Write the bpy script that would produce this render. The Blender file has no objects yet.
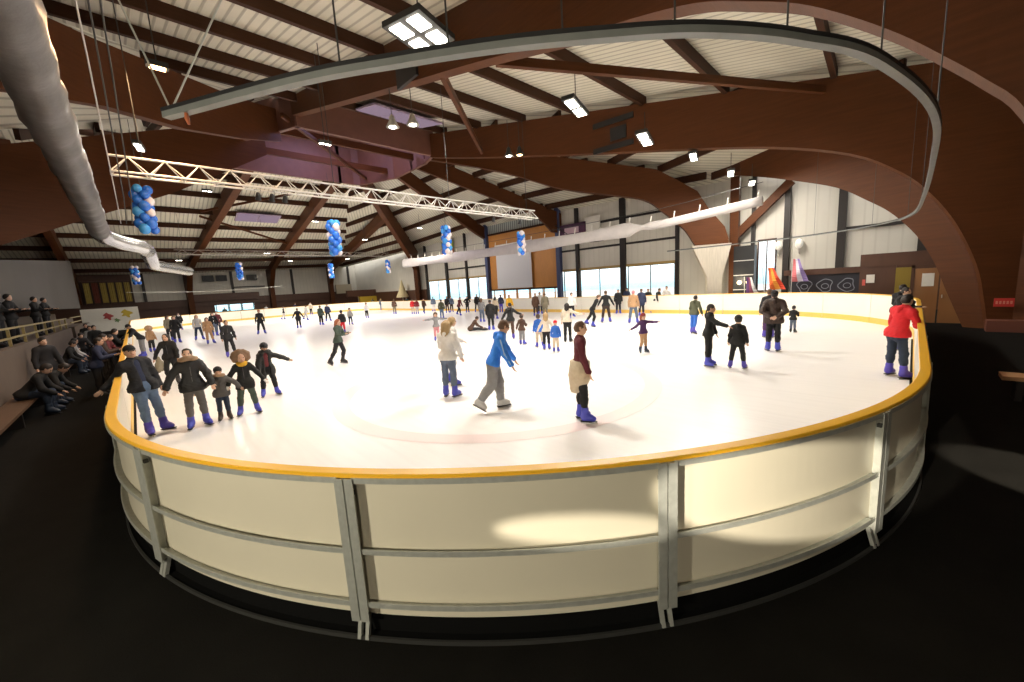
import bpy, math, random
import numpy as np
from mathutils import Vector, Matrix

random.seed(7)
SC = bpy.context.scene
COL = SC.collection
PI = math.pi

# ------------------------------------------------------------------ camera
# building axes: x runs across the rink, y along it, z up; ice surface at z = 0
FPX, PITCH, ROLL, EYE, TH = 387.1, math.radians(8.28), math.radians(3.395), 2.344, math.radians(46.095)
_c, _s = math.cos(TH), math.sin(TH)
def _tob(p): return np.array([p[0]*_s + p[1]*_c, -p[0]*_c + p[1]*_s, p[2]])
_fw = np.array([0, math.cos(PITCH), -math.sin(PITCH)])
_r0 = np.array([1.0, 0, 0]); _u0 = np.cross(_r0, _fw)
_R = math.cos(ROLL)*_r0 - math.sin(ROLL)*_u0
_U = math.sin(ROLL)*_r0 + math.cos(ROLL)*_u0
CF, CR, CU = _tob(_fw), _tob(_R), _tob(_U)
EYEP = np.array([0, 0, EYE])
def ray(px, py): return CF + CR*(px-512)/FPX + CU*(341-py)/FPX
def at_z(px, py, z=0.0):
    d = ray(px, py); return EYEP + (z-EYE)/d[2]*d
cd = bpy.data.cameras.new('camera'); cam = bpy.data.objects.new('camera', cd); COL.objects.link(cam)
cd.sensor_width = 36; cd.sensor_fit = 'HORIZONTAL'; cd.lens = FPX*36/1024
cd.clip_start = 0.05; cd.clip_end = 500
m = Matrix.Identity(4)
for i in range(3):
    m[i][0], m[i][1], m[i][2], m[i][3] = CR[i], CU[i], -CF[i], EYEP[i]
cam.matrix_world = m
SC.camera = cam
SC.view_settings.view_transform = 'Standard'; SC.view_settings.look = 'None'
SC.view_settings.exposure = 0.0; SC.view_settings.gamma = 1.0
SC.view_settings.use_curve_mapping = False

# ------------------------------------------------------------------ materials
_M = {}
def mat(name, col, rough=0.6, metal=0.0, var=0.0, scale=6.0, bump=0.0, bscale=30.0, spec=0.5, emit=None, estr=0.0,
        stretch=None, alpha=None, trans=0.0, coat=0.0):
    if name in _M: return _M[name]
    m = bpy.data.materials.new(name); m.use_nodes = True
    nt = m.node_tree; b = nt.nodes['Principled BSDF']
    b.inputs['Base Color'].default_value = (*col, 1); b.inputs['Roughness'].default_value = rough
    b.inputs['Metallic'].default_value = metal; b.inputs['Specular IOR Level'].default_value = spec
    if coat: b.inputs['Coat Weight'].default_value = coat; b.inputs['Coat Roughness'].default_value = .12
    if trans: b.inputs['Transmission Weight'].default_value = trans
    if alpha is not None: b.inputs['Alpha'].default_value = alpha
    if emit: b.inputs['Emission Color'].default_value = (*emit, 1); b.inputs['Emission Strength'].default_value = estr
    if var or bump:
        tc = nt.nodes.new('ShaderNodeTexCoord'); mp = nt.nodes.new('ShaderNodeMapping')
        nt.links.new(tc.outputs['Object'], mp.inputs['Vector'])
        if stretch: mp.inputs['Scale'].default_value = stretch
    if var:
        n = nt.nodes.new('ShaderNodeTexNoise'); n.inputs['Scale'].default_value = scale; n.inputs['Detail'].default_value = 5
        nt.links.new(mp.outputs[0], n.inputs['Vector'])
        mx = nt.nodes.new('ShaderNodeMix'); mx.data_type = 'RGBA'
        mx.inputs[6].default_value = (*[max(0, c*(1-var)) for c in col], 1)
        mx.inputs[7].default_value = (*[min(1, c*(1+var)) for c in col], 1)
        nt.links.new(n.outputs['Fac'], mx.inputs[0]); nt.links.new(mx.outputs[2], b.inputs['Base Color'])
    if bump:
        n2 = nt.nodes.new('ShaderNodeTexNoise'); n2.inputs['Scale'].default_value = bscale; n2.inputs['Detail'].default_value = 4
        nt.links.new(mp.outputs[0], n2.inputs['Vector'])
        bp = nt.nodes.new('ShaderNodeBump'); bp.inputs['Strength'].default_value = bump; bp.inputs['Distance'].default_value = .02
        nt.links.new(n2.outputs['Fac'], bp.inputs['Height']); nt.links.new(bp.outputs[0], b.inputs['Normal'])
    _M[name] = m; return m

def mat_ribs(name, col, dark, pitch, width, rough=0.6, axis=0, sharp=.1, bump=.4):
    """sheet metal with ribs across the UV u axis, pitch in metres"""
    if name in _M: return _M[name]
    m = bpy.data.materials.new(name); m.use_nodes = True; nt = m.node_tree; b = nt.nodes['Principled BSDF']
    b.inputs['Roughness'].default_value = rough
    uv = nt.nodes.new('ShaderNodeUVMap'); sx = nt.nodes.new('ShaderNodeSeparateXYZ'); nt.links.new(uv.outputs[0], sx.inputs[0])
    fr = nt.nodes.new('ShaderNodeMath'); fr.operation = 'MULTIPLY'; fr.inputs[1].default_value = 1/pitch
    nt.links.new(sx.outputs[axis], fr.inputs[0])
    pp = nt.nodes.new('ShaderNodeMath'); pp.operation = 'PINGPONG'; pp.inputs[1].default_value = 0.5
    nt.links.new(fr.outputs[0], pp.inputs[0])
    mr = nt.nodes.new('ShaderNodeMapRange'); mr.inputs[1].default_value = width/pitch*.5; mr.inputs[2].default_value = width/pitch*.5 + sharp
    nt.links.new(pp.outputs[0], mr.inputs[0])
    no = nt.nodes.new('ShaderNodeTexNoise'); no.inputs['Scale'].default_value = .7; no.inputs['Detail'].default_value = 4
    nt.links.new(uv.outputs[0], no.inputs['Vector'])
    mv = nt.nodes.new('ShaderNodeMix'); mv.data_type = 'RGBA'
    mv.inputs[6].default_value = (*[c*.86 for c in col], 1); mv.inputs[7].default_value = (*[min(1, c*1.1) for c in col], 1)
    nt.links.new(no.outputs['Fac'], mv.inputs[0])
    mx = nt.nodes.new('ShaderNodeMix'); mx.data_type = 'RGBA'; mx.inputs[6].default_value = (*dark, 1)
    nt.links.new(mr.outputs[0], mx.inputs[0]); nt.links.new(mv.outputs[2], mx.inputs[7]); nt.links.new(mx.outputs[2], b.inputs['Base Color'])
    bp = nt.nodes.new('ShaderNodeBump'); bp.inputs['Strength'].default_value = bump; bp.inputs['Distance'].default_value = .04
    nt.links.new(mr.outputs[0], bp.inputs['Height']); nt.links.new(bp.outputs[0], b.inputs['Normal'])
    _M[name] = m; return m

def emis(name, col, s):
    if name in _M: return _M[name]
    m = bpy.data.materials.new(name); m.use_nodes = True; nt = m.node_tree; nt.nodes.clear()
    e = nt.nodes.new('ShaderNodeEmission'); o = nt.nodes.new('ShaderNodeOutputMaterial')
    e.inputs[0].default_value = (*col, 1); e.inputs[1].default_value = s; nt.links.new(e.outputs[0], o.inputs[0])
    _M[name] = m; return m

# ------------------------------------------------------------------ mesh building
class MB:
    def __init__(s): s.v = []; s.f = []; s.uv = {}
    def add(s, vs, fs):
        b = len(s.v); s.v += [tuple(map(float, v)) for v in vs]; s.f += [tuple(i+b for i in f) for f in fs]
    def box(s, c, d, rz=0.0, M=None):
        x, y, z = d[0]/2, d[1]/2, d[2]/2
        vs = [Vector(p) for p in ((-x,-y,-z),(x,-y,-z),(x,y,-z),(-x,y,-z),(-x,-y,z),(x,-y,z),(x,y,z),(-x,y,z))]
        R = M if M is not None else Matrix.Rotation(rz, 3, 'Z')
        s.add([R @ v + Vector(c) for v in vs], [(0,3,2,1),(4,5,6,7),(0,1,5,4),(1,2,6,5),(2,3,7,6),(3,0,4,7)]); return s
    def bar(s, a, b, w, h, up=(0,0,1)):
        a, b = Vector(a), Vector(b); d = (b-a); L = d.length; d.normalize(); u = Vector(up)
        if abs(d.dot(u)) > .98: u = Vector((1,0,0))
        x = d.cross(u).normalized(); z = x.cross(d)
        M = Matrix((x, d, z)).transposed()
        return s.box((a+b)/2, (w, L, h), M=M)
    def tube(s, pts, r, n=8, cap=True):
        pts = [Vector(p) for p in pts]; rings = []; N = len(pts)
        rr = r if isinstance(r, (list, tuple)) else [r]*N
        ref = Vector((0,0,1))
        for i, p in enumerate(pts):
            d = (pts[min(i+1,N-1)] - pts[max(i-1,0)]).normalized()
            u = ref if abs(d.dot(ref)) < .95 else Vector((1,0,0))
            x = d.cross(u).normalized(); z = x.cross(d)
            rings.append([p + rr[i]*(math.cos(2*PI*k/n)*x + math.sin(2*PI*k/n)*z) for k in range(n)])
        vs = [v for r_ in rings for v in r_]; fs = []
        for i in range(N-1):
            for k in range(n):
                a, b = i*n+k, i*n+(k+1) % n; fs.append((a, b, b+n, a+n))
        if cap: fs += [tuple(reversed(range(n))), tuple(range((N-1)*n, N*n))]
        s.add(vs, fs); return s
    def lathe(s, prof, c=(0,0,0), n=16, M=None):
        vs = []; fs = []
        for (r, z) in prof:
            for k in range(n):
                v = Vector((r*math.cos(2*PI*k/n), r*math.sin(2*PI*k/n), z))
                vs.append((M @ v if M is not None else v) + Vector(c))
        for i in range(len(prof)-1):
            for k in range(n):
                a, b = i*n+k, i*n+(k+1) % n; fs.append((a, b, b+n, a+n))
        fs += [tuple(reversed(range(n))), tuple(range((len(prof)-1)*n, len(prof)*n))]
        s.add(vs, fs); return s
    def ball(s, c, r, nu=12, nv=8, sc=(1,1,1)):
        prof = [(max(1e-4, r*math.sin(PI*i/nv)), -r*math.cos(PI*i/nv)) for i in range(nv+1)]
        return s.lathe(prof, c, nu, Matrix.Diagonal(sc))
    def prism(s, poly, o, ex, ey, en, t):
        """polygon (a,b) list in the plane o+a*ex+b*ey, thickened t along en (centred)"""
        o, ex, ey, en = map(Vector, (o, ex, ey, en)); n = len(poly)
        vs = [o + a*ex + b*ey - en*t/2 for a, b in poly] + [o + a*ex + b*ey + en*t/2 for a, b in poly]
        fs = [(i, (i+1) % n, n+(i+1) % n, n+i) for i in range(n)]
        from mathutils.geometry import tessellate_polygon
        tri = tessellate_polygon([[Vector((a, b, 0)) for a, b in poly]])
        fs += [tuple(reversed(t_)) for t_ in tri] + [tuple(i+n for i in t_) for t_ in tri]
        s.add(vs, fs); return s
    def build(s, name, m=None, parent=None, smooth=False, uvs=None):
        me = bpy.data.meshes.new(name); me.from_pydata(s.v, [], s.f); me.update()
        if uvs is not None:
            lay = me.uv_layers.new(name='UVMap')
            for l in me.loops: lay.data[l.index].uv = uvs[l.vertex_index]
        if m: me.materials.append(m)
        if smooth: me.polygons.foreach_set('use_smooth', [True]*len(me.polygons))
        import bmesh
        bm = bmesh.new(); bm.from_mesh(me); bmesh.ops.recalc_face_normals(bm, faces=bm.faces); bm.to_mesh(me); bm.free()
        o = bpy.data.objects.new(name, me); COL.objects.link(o)
        if parent is not None: o.parent = parent
        return o
def tag(o, label, cat, group=None, kind=None):
    o['label'] = label; o['category'] = cat
    if group: o['group'] = group
    if kind: o['kind'] = kind
    return o
def struct(o, label=None):
    o['kind'] = 'structure'
    if label: o['label'] = label
    return o
def thing(name, label, cat, loc=(0,0,0), group=None):
    o = bpy.data.objects.new(name, None); COL.objects.link(o); o.location = loc; o.empty_display_size = .2
    return tag(o, label, cat, group)
def rel(o, p): return Vector(p) - o.location

# ------------------------------------------------------------------ rink outline
RX0, RY0, RL, RW, RR = -.4084, -.2113, 56.21, 24.19, 6.73    # x0,y0 of the outer edge, length along y, width along x, corner radius
S1 = RL-2*RR; S2 = RW-2*RR; QA = RR*PI/2; PER = 2*S1+2*S2+4*QA
# parameter s = 0 at the middle of the near corner arc; increasing towards +x (right in the picture)
def outline(s):
    """point and outward normal on the outer edge"""
    s = (s + QA/2) % PER
    cx0, cx1, cy0, cy1 = RX0+RR, RX0+RW-RR, RY0+RR, RY0+RL-RR
    for kind, L, dat in (('a', QA, (cx0, cy0, PI)), ('l', S2, ((cx0, RY0), (1, 0))), ('a', QA, (cx1, cy0, 1.5*PI)), ('l', S1, ((RX0+RW, cy0), (0, 1))),
                         ('a', QA, (cx1, cy1, 0)), ('l', S2, ((cx1, RY0+RL), (-1, 0))), ('a', QA, (cx0, cy1, PI/2)), ('l', S1, ((RX0, cy1), (0, -1)))):
        if s <= L:
            if kind == 'a':
                a = dat[2] + s/RR; n = (math.cos(a), math.sin(a)); return (dat[0]+RR*n[0], dat[1]+RR*n[1]), n
            (px, py), (dx, dy) = dat
            return (px+dx*s, py+dy*s), (dy, -dx)
        s -= L
    return outline(0)
def op(s, o, z):
    (x, y), n = outline(s); return (x+n[0]*o, y+n[1]*o, z)
def sweep(prof, s0, s1, step=.35, closed=False, mb=None):
    """profile of (offset outwards, z) points swept along the outline"""
    mb = mb or MB(); n = max(2, int(abs(s1-s0)/step)+1); k = len(prof)
    vs = []; fs = []
    cnt = n if not closed else n-1
    for i in range(cnt):
        s = s0 + (s1-s0)*i/(n-1)
        vs += [op(s, o, z) for o, z in prof]
    for i in range(cnt if closed else cnt-1):
        a = i*k; b = ((i+1) % cnt)*k
        for j in range(k): fs.append((a+j, a+(j+1) % k, b+(j+1) % k, b+j))
    if not closed: fs += [tuple(range(k)), tuple(reversed(range((cnt-1)*k, cnt*k)))]
    mb.add(vs, fs); return mb
def rectp(o0, o1, z0, z1): return [(o0, z0), (o1, z0), (o1, z1), (o0, z1)]
# ================================================================== materials of the place
FLOORZ = -0.12
M_floor = mat('black_rubber_floor', (.010, .0092, .008), .9, var=.35, scale=3, bump=.3, bscale=120, spec=.06)
M_cap = mat('yellow_cap_plastic', (.85, .46, .025), .38, var=.06, scale=2)
M_kick = mat('yellow_kick_plastic', (.80, .52, .12), .5, var=.08, scale=3)
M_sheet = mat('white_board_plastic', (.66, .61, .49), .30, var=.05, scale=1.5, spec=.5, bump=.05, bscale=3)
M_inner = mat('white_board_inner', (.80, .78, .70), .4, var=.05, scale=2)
M_galv = mat('galvanised_steel', (.50, .51, .47), .42, .45, var=.22, scale=18)
M_blackbase = mat('black_base_ledge', (.004, .004, .004), .8, var=.2, spec=.1)
M_edge = mat('dull_steel_edge', (.05, .05, .047), .55, .4)
M_wood = mat('glulam_timber', (.092, .029, .008), .55, var=.30, scale=2.5, stretch=(.35, .35, 6), bump=.15, bscale=20, spec=.2)
M_woodd = mat('dark_timber_purlin', (.050, .018, .007), .6, var=.25, scale=3, stretch=(.5, .5, 5), spec=.2)
M_roof = mat_ribs('cream_roof_sheet', (.66, .62, .50), (.40, .37, .29), .33, .05, .55)
M_panel = mat_ribs('white_wall_sheet', (.62, .59, .52), (.56, .53, .465), .5, .03, .6, bump=.08)
M_col = mat('dark_steel_column', (.022, .017, .015), .5, .2, var=.2)
M_brown = mat('brown_board_cladding', (.085, .034, .018), .5, var=.25, scale=4, stretch=(1, 1, .2))
M_conc = mat('concrete', (.12, .09, .07), .8, var=.18, scale=2.5, bump=.2, bscale=25)
M_white = mat('white_paint', (.78, .75, .68), .6, var=.06)
M_black = mat('black_plastic', (.012, .012, .013), .45)
M_metal = mat('painted_truss_metal', (.62, .60, .57), .4, .3)
M_orange = mat('orange_panel_wood', (.52, .22, .045), .5, var=.2, scale=5, stretch=(4, 4, .4))
M_corr = mat_ribs('grey_corrugated', (.42, .46, .44), (.16, .18, .18), .3, .09, .4)
M_screen = mat('projection_screen', (.62, .62, .64), .7)
M_blue = mat('blue_steel_column', (.035, .05, .13), .45)

# ice ------------------------------------------------------------------------------------------------
def ice_material():
    m = bpy.data.materials.new('ice'); m.use_nodes = True; nt = m.node_tree; b = nt.nodes['Principled BSDF']
    tc = nt.nodes.new('ShaderNodeTexCoord')
    n1 = nt.nodes.new('ShaderNodeTexNoise'); n1.inputs['Scale'].default_value = .16; n1.inputs['Detail'].default_value = 5
    nt.links.new(tc.outputs['Object'], n1.inputs['Vector'])
    mx = nt.nodes.new('ShaderNodeMix'); mx.data_type = 'RGBA'
    mx.inputs[6].default_value = (.86, .835, .83, 1); mx.inputs[7].default_value = (.94, .925, .925, 1)
    nt.links.new(n1.outputs['Fac'], mx.inputs[0])
    # skate scratches: thin stretched noise
    mp = nt.nodes.new('ShaderNodeMapping'); mp.inputs['Scale'].default_value = (2.5, .12, 1); mp.inputs['Rotation'].default_value = (0, 0, .5)
    nt.links.new(tc.outputs['Object'], mp.inputs['Vector'])
    n2 = nt.nodes.new('ShaderNodeTexNoise'); n2.inputs['Scale'].default_value = 4; n2.inputs['Detail'].default_value = 8
    nt.links.new(mp.outputs[0], n2.inputs['Vector'])
    mr = nt.nodes.new('ShaderNodeMapRange'); mr.inputs[1].default_value = .45; mr.inputs[2].default_value = .75; mr.inputs[3].default_value = 1; mr.inputs[4].default_value = .95
    nt.links.new(n2.outputs['Fac'], mr.inputs[0])
    m2 = nt.nodes.new('ShaderNodeMix'); m2.data_type = 'RGBA'; m2.blend_type = 'MULTIPLY'; m2.inputs[0].default_value = 1
    nt.links.new(mx.outputs[2], m2.inputs[6]); nt.links.new(mr.outputs[0], m2.inputs[7])
    nt.links.new(m2.outputs[2], b.inputs['Base Color'])
    b.inputs['Roughness'].default_value = .28; b.inputs['Specular IOR Level'].default_value = .3
    return m
M_ice = ice_material()
mb = MB(); N = 260
ring = [op(PER*i/N, -.09, 0) for i in range(N)]
mb.add(ring + [(x, y, -.02) for x, y, z in ring], [tuple(range(N))] + [(i, (i+1) % N, N+(i+1) % N, N+i) for i in range(N)])
struct(mb.build('floor_ice', M_ice), 'white ice of the skating rink')
mb = MB(); mb.add([op(PER*i/N, -.14, -.021) for i in range(N)] + [op(PER*i/N, -.14, FLOORZ) for i in range(N)], [tuple(range(N))] + [(i, (i+1) % N, N+(i+1) % N, N+i) for i in range(N)])
struct(mb.build('floor_slab', M_blackbase), 'black slab carrying the ice')
# faded pink curve painted under the ice near the front
def flat_ring(cx, cy, r, w, a0, a1, z, n=60):
    vs = []; fs = []
    for i in range(n+1):
        a = a0+(a1-a0)*i/n
        vs += [(cx+(r-w/2)*math.cos(a), cy+(r-w/2)*math.sin(a), z), (cx+(r+w/2)*math.cos(a), cy+(r+w/2)*math.sin(a), z)]
    for i in range(n): fs.append((2*i, 2*i+1, 2*i+3, 2*i+2))
    m_ = MB(); m_.add(vs, fs); return m_
struct(flat_ring(6.2, 7.0, 3.6, .35, .2, 2*PI+.2, .004).build('trim_1', mat('faded_pink_line', (.86, .72, .71), .35)), 'faded pink circle line under the ice')

mb = MB(); mb.box((10, 30, FLOORZ-.1), (60, 100, .2)); struct(mb.build('floor', M_floor), 'black rubber matting floor around the rink')

# ================================================================== rink boards
def sat(px, py, z, o):
    """arc parameter of the outline whose offset point lies nearest the pixel's point at height z"""
    p = at_z(px, py, z); best = (1e9, 0)
    for i in range(-400, 401):
        s = i*.025; q = op(s, o, z); d = (q[0]-p[0])**2+(q[1]-p[1])**2
        if d < best[0]: best = (d, s)
    return best[1]
near = [sat(118, 462, 1.05, -.07), sat(158, 500, .6, -.07), sat(357, 545, .6, -.07), sat(667, 535, .6, -.07), sat(879, 470, .6, -.07)]
SP = 2.42
posts = list(near)
while posts[-1] < near[0] + PER - 1.5*SP: posts.append(posts[-1] + SP)
end = near[0] + PER; k0 = len(near)-1; nn = len(posts)-1-k0 + 1
posts = near[:-1] + [near[-1] + (end-near[-1])*i/nn for i in range(nn)]
NP = len(posts)
LAB = {0: 'white board panel at the sharp left bend of the rink, behind two steel posts',
       1: 'white curved board panel between the two leftmost posts of the front corner',
       2: 'centre front board panel with a bright patch of light above its steel mid rail',
       3: 'scuffed front board panel right of centre, lit broadly and shadowed at its left end',
       4: 'dim board panel at the right bend, right of the brightly lit steel post'}
for i in range(NP):
    s0 = posts[i]; s1 = posts[i+1] if i+1 < NP else end
    mid = (s0+s1)/2; c = op(mid, -.1, 0)
    if i in LAB: lab = LAB[i]; grp = 'boards around the rink'
    else:
        if c[0] > RX0+RW-1.0: lab = 'white board panel in the long run before the windows, far side of the ice'
        elif c[1] > RL-7: lab = 'white board panel with yellow kick strip at the far end of the ice'
        elif c[0] < 1.0: lab = 'white board panel in the left long side beside the spectator aisle'
        else: lab = 'white board panel in the short side at the right of the rink'
        grp = lab.replace('white board panel', 'panels')
    t = thing('rink_board', lab, 'rink board', op(mid, -.1, 0), grp)
    def B(m_, nm, ma, par=t):
        m_.v = [tuple(Vector(v)-t.location) for v in m_.v]; return m_.build(nm, ma, par)
    g = .012
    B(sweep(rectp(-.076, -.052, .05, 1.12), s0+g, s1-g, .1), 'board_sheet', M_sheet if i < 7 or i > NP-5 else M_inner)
    B(sweep(rectp(-.092, -.077, .0, .22), s0+g, s1-g), 'kick_strip', M_kick)
    nearby = i < 9 or i > NP-9
    if nearby:
        # angle rails: flat flange on the sheet plus a horizontal flange
        for z in (1.085, .56, .15):
            B(sweep([(-.052, z), (.008, z), (.008, z+.04), (.0, z+.04), (.0, z+.008), (-.052, z+.008)], s0+.055, s1-.055, .12), 'rail', M_galv)
        for sgn, sp in ((1, s0), (-1, s1)):      # the angle post on this panel's own end
            e = sp + sgn*.006
            (x, y), n = outline(e); tx, ty = -n[1]*sgn, n[0]*sgn
            def q(o, l, z): return (x+n[0]*o+tx*l, y+n[1]*o+ty*l, z)
            pr = [(-.052, 0), (.018, 0), (.018, .062), (.010, .062), (.010, .008), (-.052, .008)]
            m_ = MB(); m_.add([q(o, l, z) for z in (.04, 1.12) for o, l in pr],
                              [tuple(range(6)), tuple(range(11, 5, -1))] + [(j, (j+1) % 6, 6+(j+1) % 6, 6+j) for j in range(6)])
            po = B(m_, 'post', M_galv)
            if i < 6 or i > NP-4:
                m_ = MB(); m_.bar(q(-.045, .024, .06), q(.005, .024, FLOORZ+.012), .026, .03, up=(n[0], n[1], 0)); B(m_, 'foot_strut', M_galv)
                m_ = MB(); m_.box(q(-.02, .025, 1.0), (.03, .03, .03), math.atan2(n[1], n[0])); B(m_, 'bolt', M_edge, po)
        B(sweep([(-.13, FLOORZ), (-.01, FLOORZ), (-.01, FLOORZ+.02), (-.07, FLOORZ+.02), (-.07, .045), (-.13, .045)], s0, s1, .12), 'base_ledge', M_blackbase)
        B(sweep(rectp(-.01, .008, FLOORZ, FLOORZ+.03), s0, s1, .12), 'base_edge', M_edge)
o = sweep([(-.095, 1.121), (0, 1.121), (0, 1.143), (-.008, 1.15), (-.087, 1.15), (-.095, 1.143)], 0, PER, .15, closed=True).build('cap_rail', M_cap)
tag(o, 'yellow plastic cap rail running along the top of the rink boards', 'handrail')

# ================================================================== roof
HZ = 14.0
HUB = dict(M1=(8.3, 25.5), M2=(17.5, 25.5), M3=(18.0, 27.3), M4=(18.0, 29.2), M4b=(18.0, 32.2), M5=(16.4, 35.6), F=(15.8, 35.8), G=(14.6, 35.8), H=(5.9, 35.8), L5=(5.6, 34.2), L4=(5.8, 30.5), L3=(7.6, 27.0))
PERIM = dict(M1=(8.15, -8, 6.95), M2=(21.6, -7, 8.0), M3=(28.5, 7.5, 8.1), M4=(28.5, 22.4, 8.6), M4b=(28.5, 32.6, 8.6), M5=(28.5, 47, 7.8), F=(26.5, 68, 6.9), G=(15.3, 68, 6.6), H=(5.6, 68, 6.4), L5=(-9, 40.5, 12.9), L4=(-9, 24, 7.0), L3=(-9, 19, 12.35))
ORDER = ['M1', 'M2', 'M3', 'M4', 'M4b', 'M5', 'F', 'G', 'H', 'L5', 'L4', 'L3']
NPUR = dict(M1=9, M2=7, M3=6, M4=5, M4b=5, M5=8, F=9, G=9, H=9, L5=6, L4=5, L3=10)
def lerp(a, b, t): return tuple(x+(y-x)*t for x, y in zip(a, b))
CEIL = {}
for i, k in enumerate(ORDER):
    k2 = ORDER[(i+1) % len(ORDER)]
    a0, a1 = (*HUB[k], HZ), PERIM[k]; b0, b1 = (*HUB[k2], HZ), PERIM[k2]
    n = 10; mm = 8; vs = []; uvs = []; fs = []
    # along-slope direction used for the sheet ribs
    ac = Vector(lerp(a0, b0, .5)); bc = Vector(lerp(a1, b1, .5)); sl = (bc-ac).normalized(); cr = sl.cross(Vector((0, 0, 1))).normalized()
    far_left = k == 'H'
    if far_left: sl = Vector((0, 1, -.236)).normalized(); cr = Vector((1, 0, 0))
    near_left = k == 'L3'      # roof plane left of the nearest arch: falls only towards the near end
    if near_left: sl = Vector((0, -1, -.2)).normalized(); cr = Vector((1, 0, 0))
    for j in range(n+1):
        for l in range(mm+1):
            if near_left:
                x = 8.3-17.3*l/mm; y1 = 27-max(0, 7.6-x)*(8/16.6); y = -8+(y1+8)*j/n; p = (x, y, 6.95+.2*(y+8))
            elif far_left:
                x = 5.9-14.9*l/mm; y1 = 34.3+max(0, 5.6-x)*(6.2/14.6); y = 68-(68-y1)*(1-j/n); p = (x, y, 6.4+.236*(68-y))
            else: p = lerp(lerp(a0, a1, j/n), lerp(b0, b1, j/n), l/mm)
            vs.append(p)
            d = Vector(p)-ac; uvs.append((d.dot(cr), d.dot(sl)))
    for j in range(n):
        for l in range(mm): q = j*(mm+1)+l; fs.append((q, q+1, q+mm+2, q+mm+1))
    mb = MB(); mb.add(vs, fs); o = struct(mb.build('ceiling', M_roof, uvs=uvs), 'cream sheet roof slope under timber purlins'); CEIL[k] = o
    NQ = NPUR[k]
    for j in range(NQ):
        t = (j+.35)/NQ
        p = Vector(lerp(a0, a1, t)); q = Vector(lerp(b0, b1, t)); p.z -= .24; q.z -= .24
        if far_left:
            y = 35.8+32.2*t; z = 6.4+.236*(68-y)-.24; p = Vector((5.8, y, z)); q = Vector((max(-9, 5.6-(y-34.3)*14.6/6.2) if y < 40.5 else -9, y, z))
        if near_left:
            y = 24.2-3.3*j; z = 6.95+.2*(y+8)-.24; p = Vector((8.0, y, z)); q = Vector((max(-9, 7.6-(27-y)*16.6/8) if y > 19 else -9, y, z))
        MB().bar(p, q, .17, .44).build('purlin', M_woodd, o)
# outer roof boundary strip down to the walls is part of the wall meshes below

# -------- glulam frames: vertical-plane polygons; r from the perimeter towards the hub
def frame(key, label, a, b, top, low, t=.34, close=None):
    """plane through plan points a (foot) and b (hub); top and low are (r, z) polylines"""
    A = Vector((*a, 0)); d = (Vector((*b, 0))-A).normalized(); nrm = Vector((-d.y, d.x, 0))
    if len(low) > 8:      # smooth the arch curve
        P = [np.array(q, float) for q in low]; out = []
        for i in range(len(P)-1):
            p0, p1, p2, p3 = P[max(i-1, 0)], P[i], P[i+1], P[min(i+2, len(P)-1)]
            for q in range(4):
                s_ = q/4; out.append(tuple(.5*((2*p1)+(-p0+p2)*s_+(2*p0-5*p1+4*p2-p3)*s_**2+(-p0+3*p1-3*p2+p3)*s_**3)))
        low = out+[tuple(P[-1])]
    poly = [(float(a_), float(b_)) for a_, b_ in list(top) + list(reversed(low))]
    o = MB().prism(poly, A, d, (0, 0, 1), nrm, t).build('glulam_arch', M_wood)
    return tag(o, label, 'roof arch', 'timber roof frames')
frame('M1', 'nearest timber arch, sweeping from the top right corner down to the upper left', (8.2, -2), (8.3, 25.5),
      [(-2.4, FLOORZ), (-3.5, 4), (-5, 7.05), (27.5, 13.72)],
      [(0, FLOORZ), (.2, 1.2), (.65, 2.8), (1.17, 4.05), (1.51, 4.52), (1.93, 4.99), (2.33, 5.41), (2.89, 5.91), (3.51, 6.38), (4.22, 6.77), (5.04, 7.16), (6.22, 7.49), (7.7, 7.82), (11.22, 8.73), (15.78, 9.82), (26.8, 12.53), (27.5, 12.7)], .42)
frame('M2', 'big dark timber arch landing at the right behind the wooden door', (20.8, -2), (17.5, 25.5),
      [(-3.6, FLOORZ), (-4.2, 5), (-5, 7.6), (27.7, 13.6)],
      [(.15, FLOORZ), (.3, .88), (.55, 2.08), (1.1, 3.48), (1.77, 4.6), (2.58, 5.51), (3.99, 6.47), (6.43, 7.33), (9.99, 8.14), (15.47, 9.25), (22.97, 10.87), (27.7, 12.0)], .45)
frame('edge', 'second timber arch just behind the big right arch, curving over the white wall', (21.2, -1.8), (28, 9.5),
      [(-2.2, FLOORZ), (-1.5, 5), (2, 8.2), (12.5, 9.2)],
      [(.4, FLOORZ), (.95, 1.19), (1.4, 2.3), (2, 3.32), (2.89, 4.31), (3.84, 5.02), (5.1, 5.83), (7.1, 6.64), (9.5, 7.5), (12, 8.27), (12.5, 8.4)], .4)
frame('M3', 'timber arch with a broad flared foot on a pale concrete pier, right of the windows', (27, 8.8), (18, 27.3),
      [(-.62, 4.1), (-.6, 4.38), (-.37, 5.13), (.55, 6.33), (1.19, 7.44), (2.47, 8.35), (3.6, 9.1), (20.5, 13.8)],
      [(1.28, 4.1), (1.87, 5.11), (2.59, 5.82), (3.32, 6.53), (4.36, 7.32), (6.34, 7.88), (9.95, 8.8), (14.38, 10.59), (20.5, 12.4)], .6)
frame('M4', 'dark timber rafter running down to the right column of the orange gable', (28.5, 22.4), (18, 29.2),
      [(0, 8.35), (12.5, 13.7)], [(0, 6.6), (.9, 6.8), (1.6, 7.6), (2.6, 8.4), (12.5, 12.3)], .4)
frame('M4b', 'dark timber rafter running down to the left column of the orange gable', (28.5, 32.6), (18, 32.2),
      [(0, 8.35), (10.5, 13.6)], [(0, 7.2), (1.4, 7.8), (10.5, 12.3)], .4)
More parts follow.
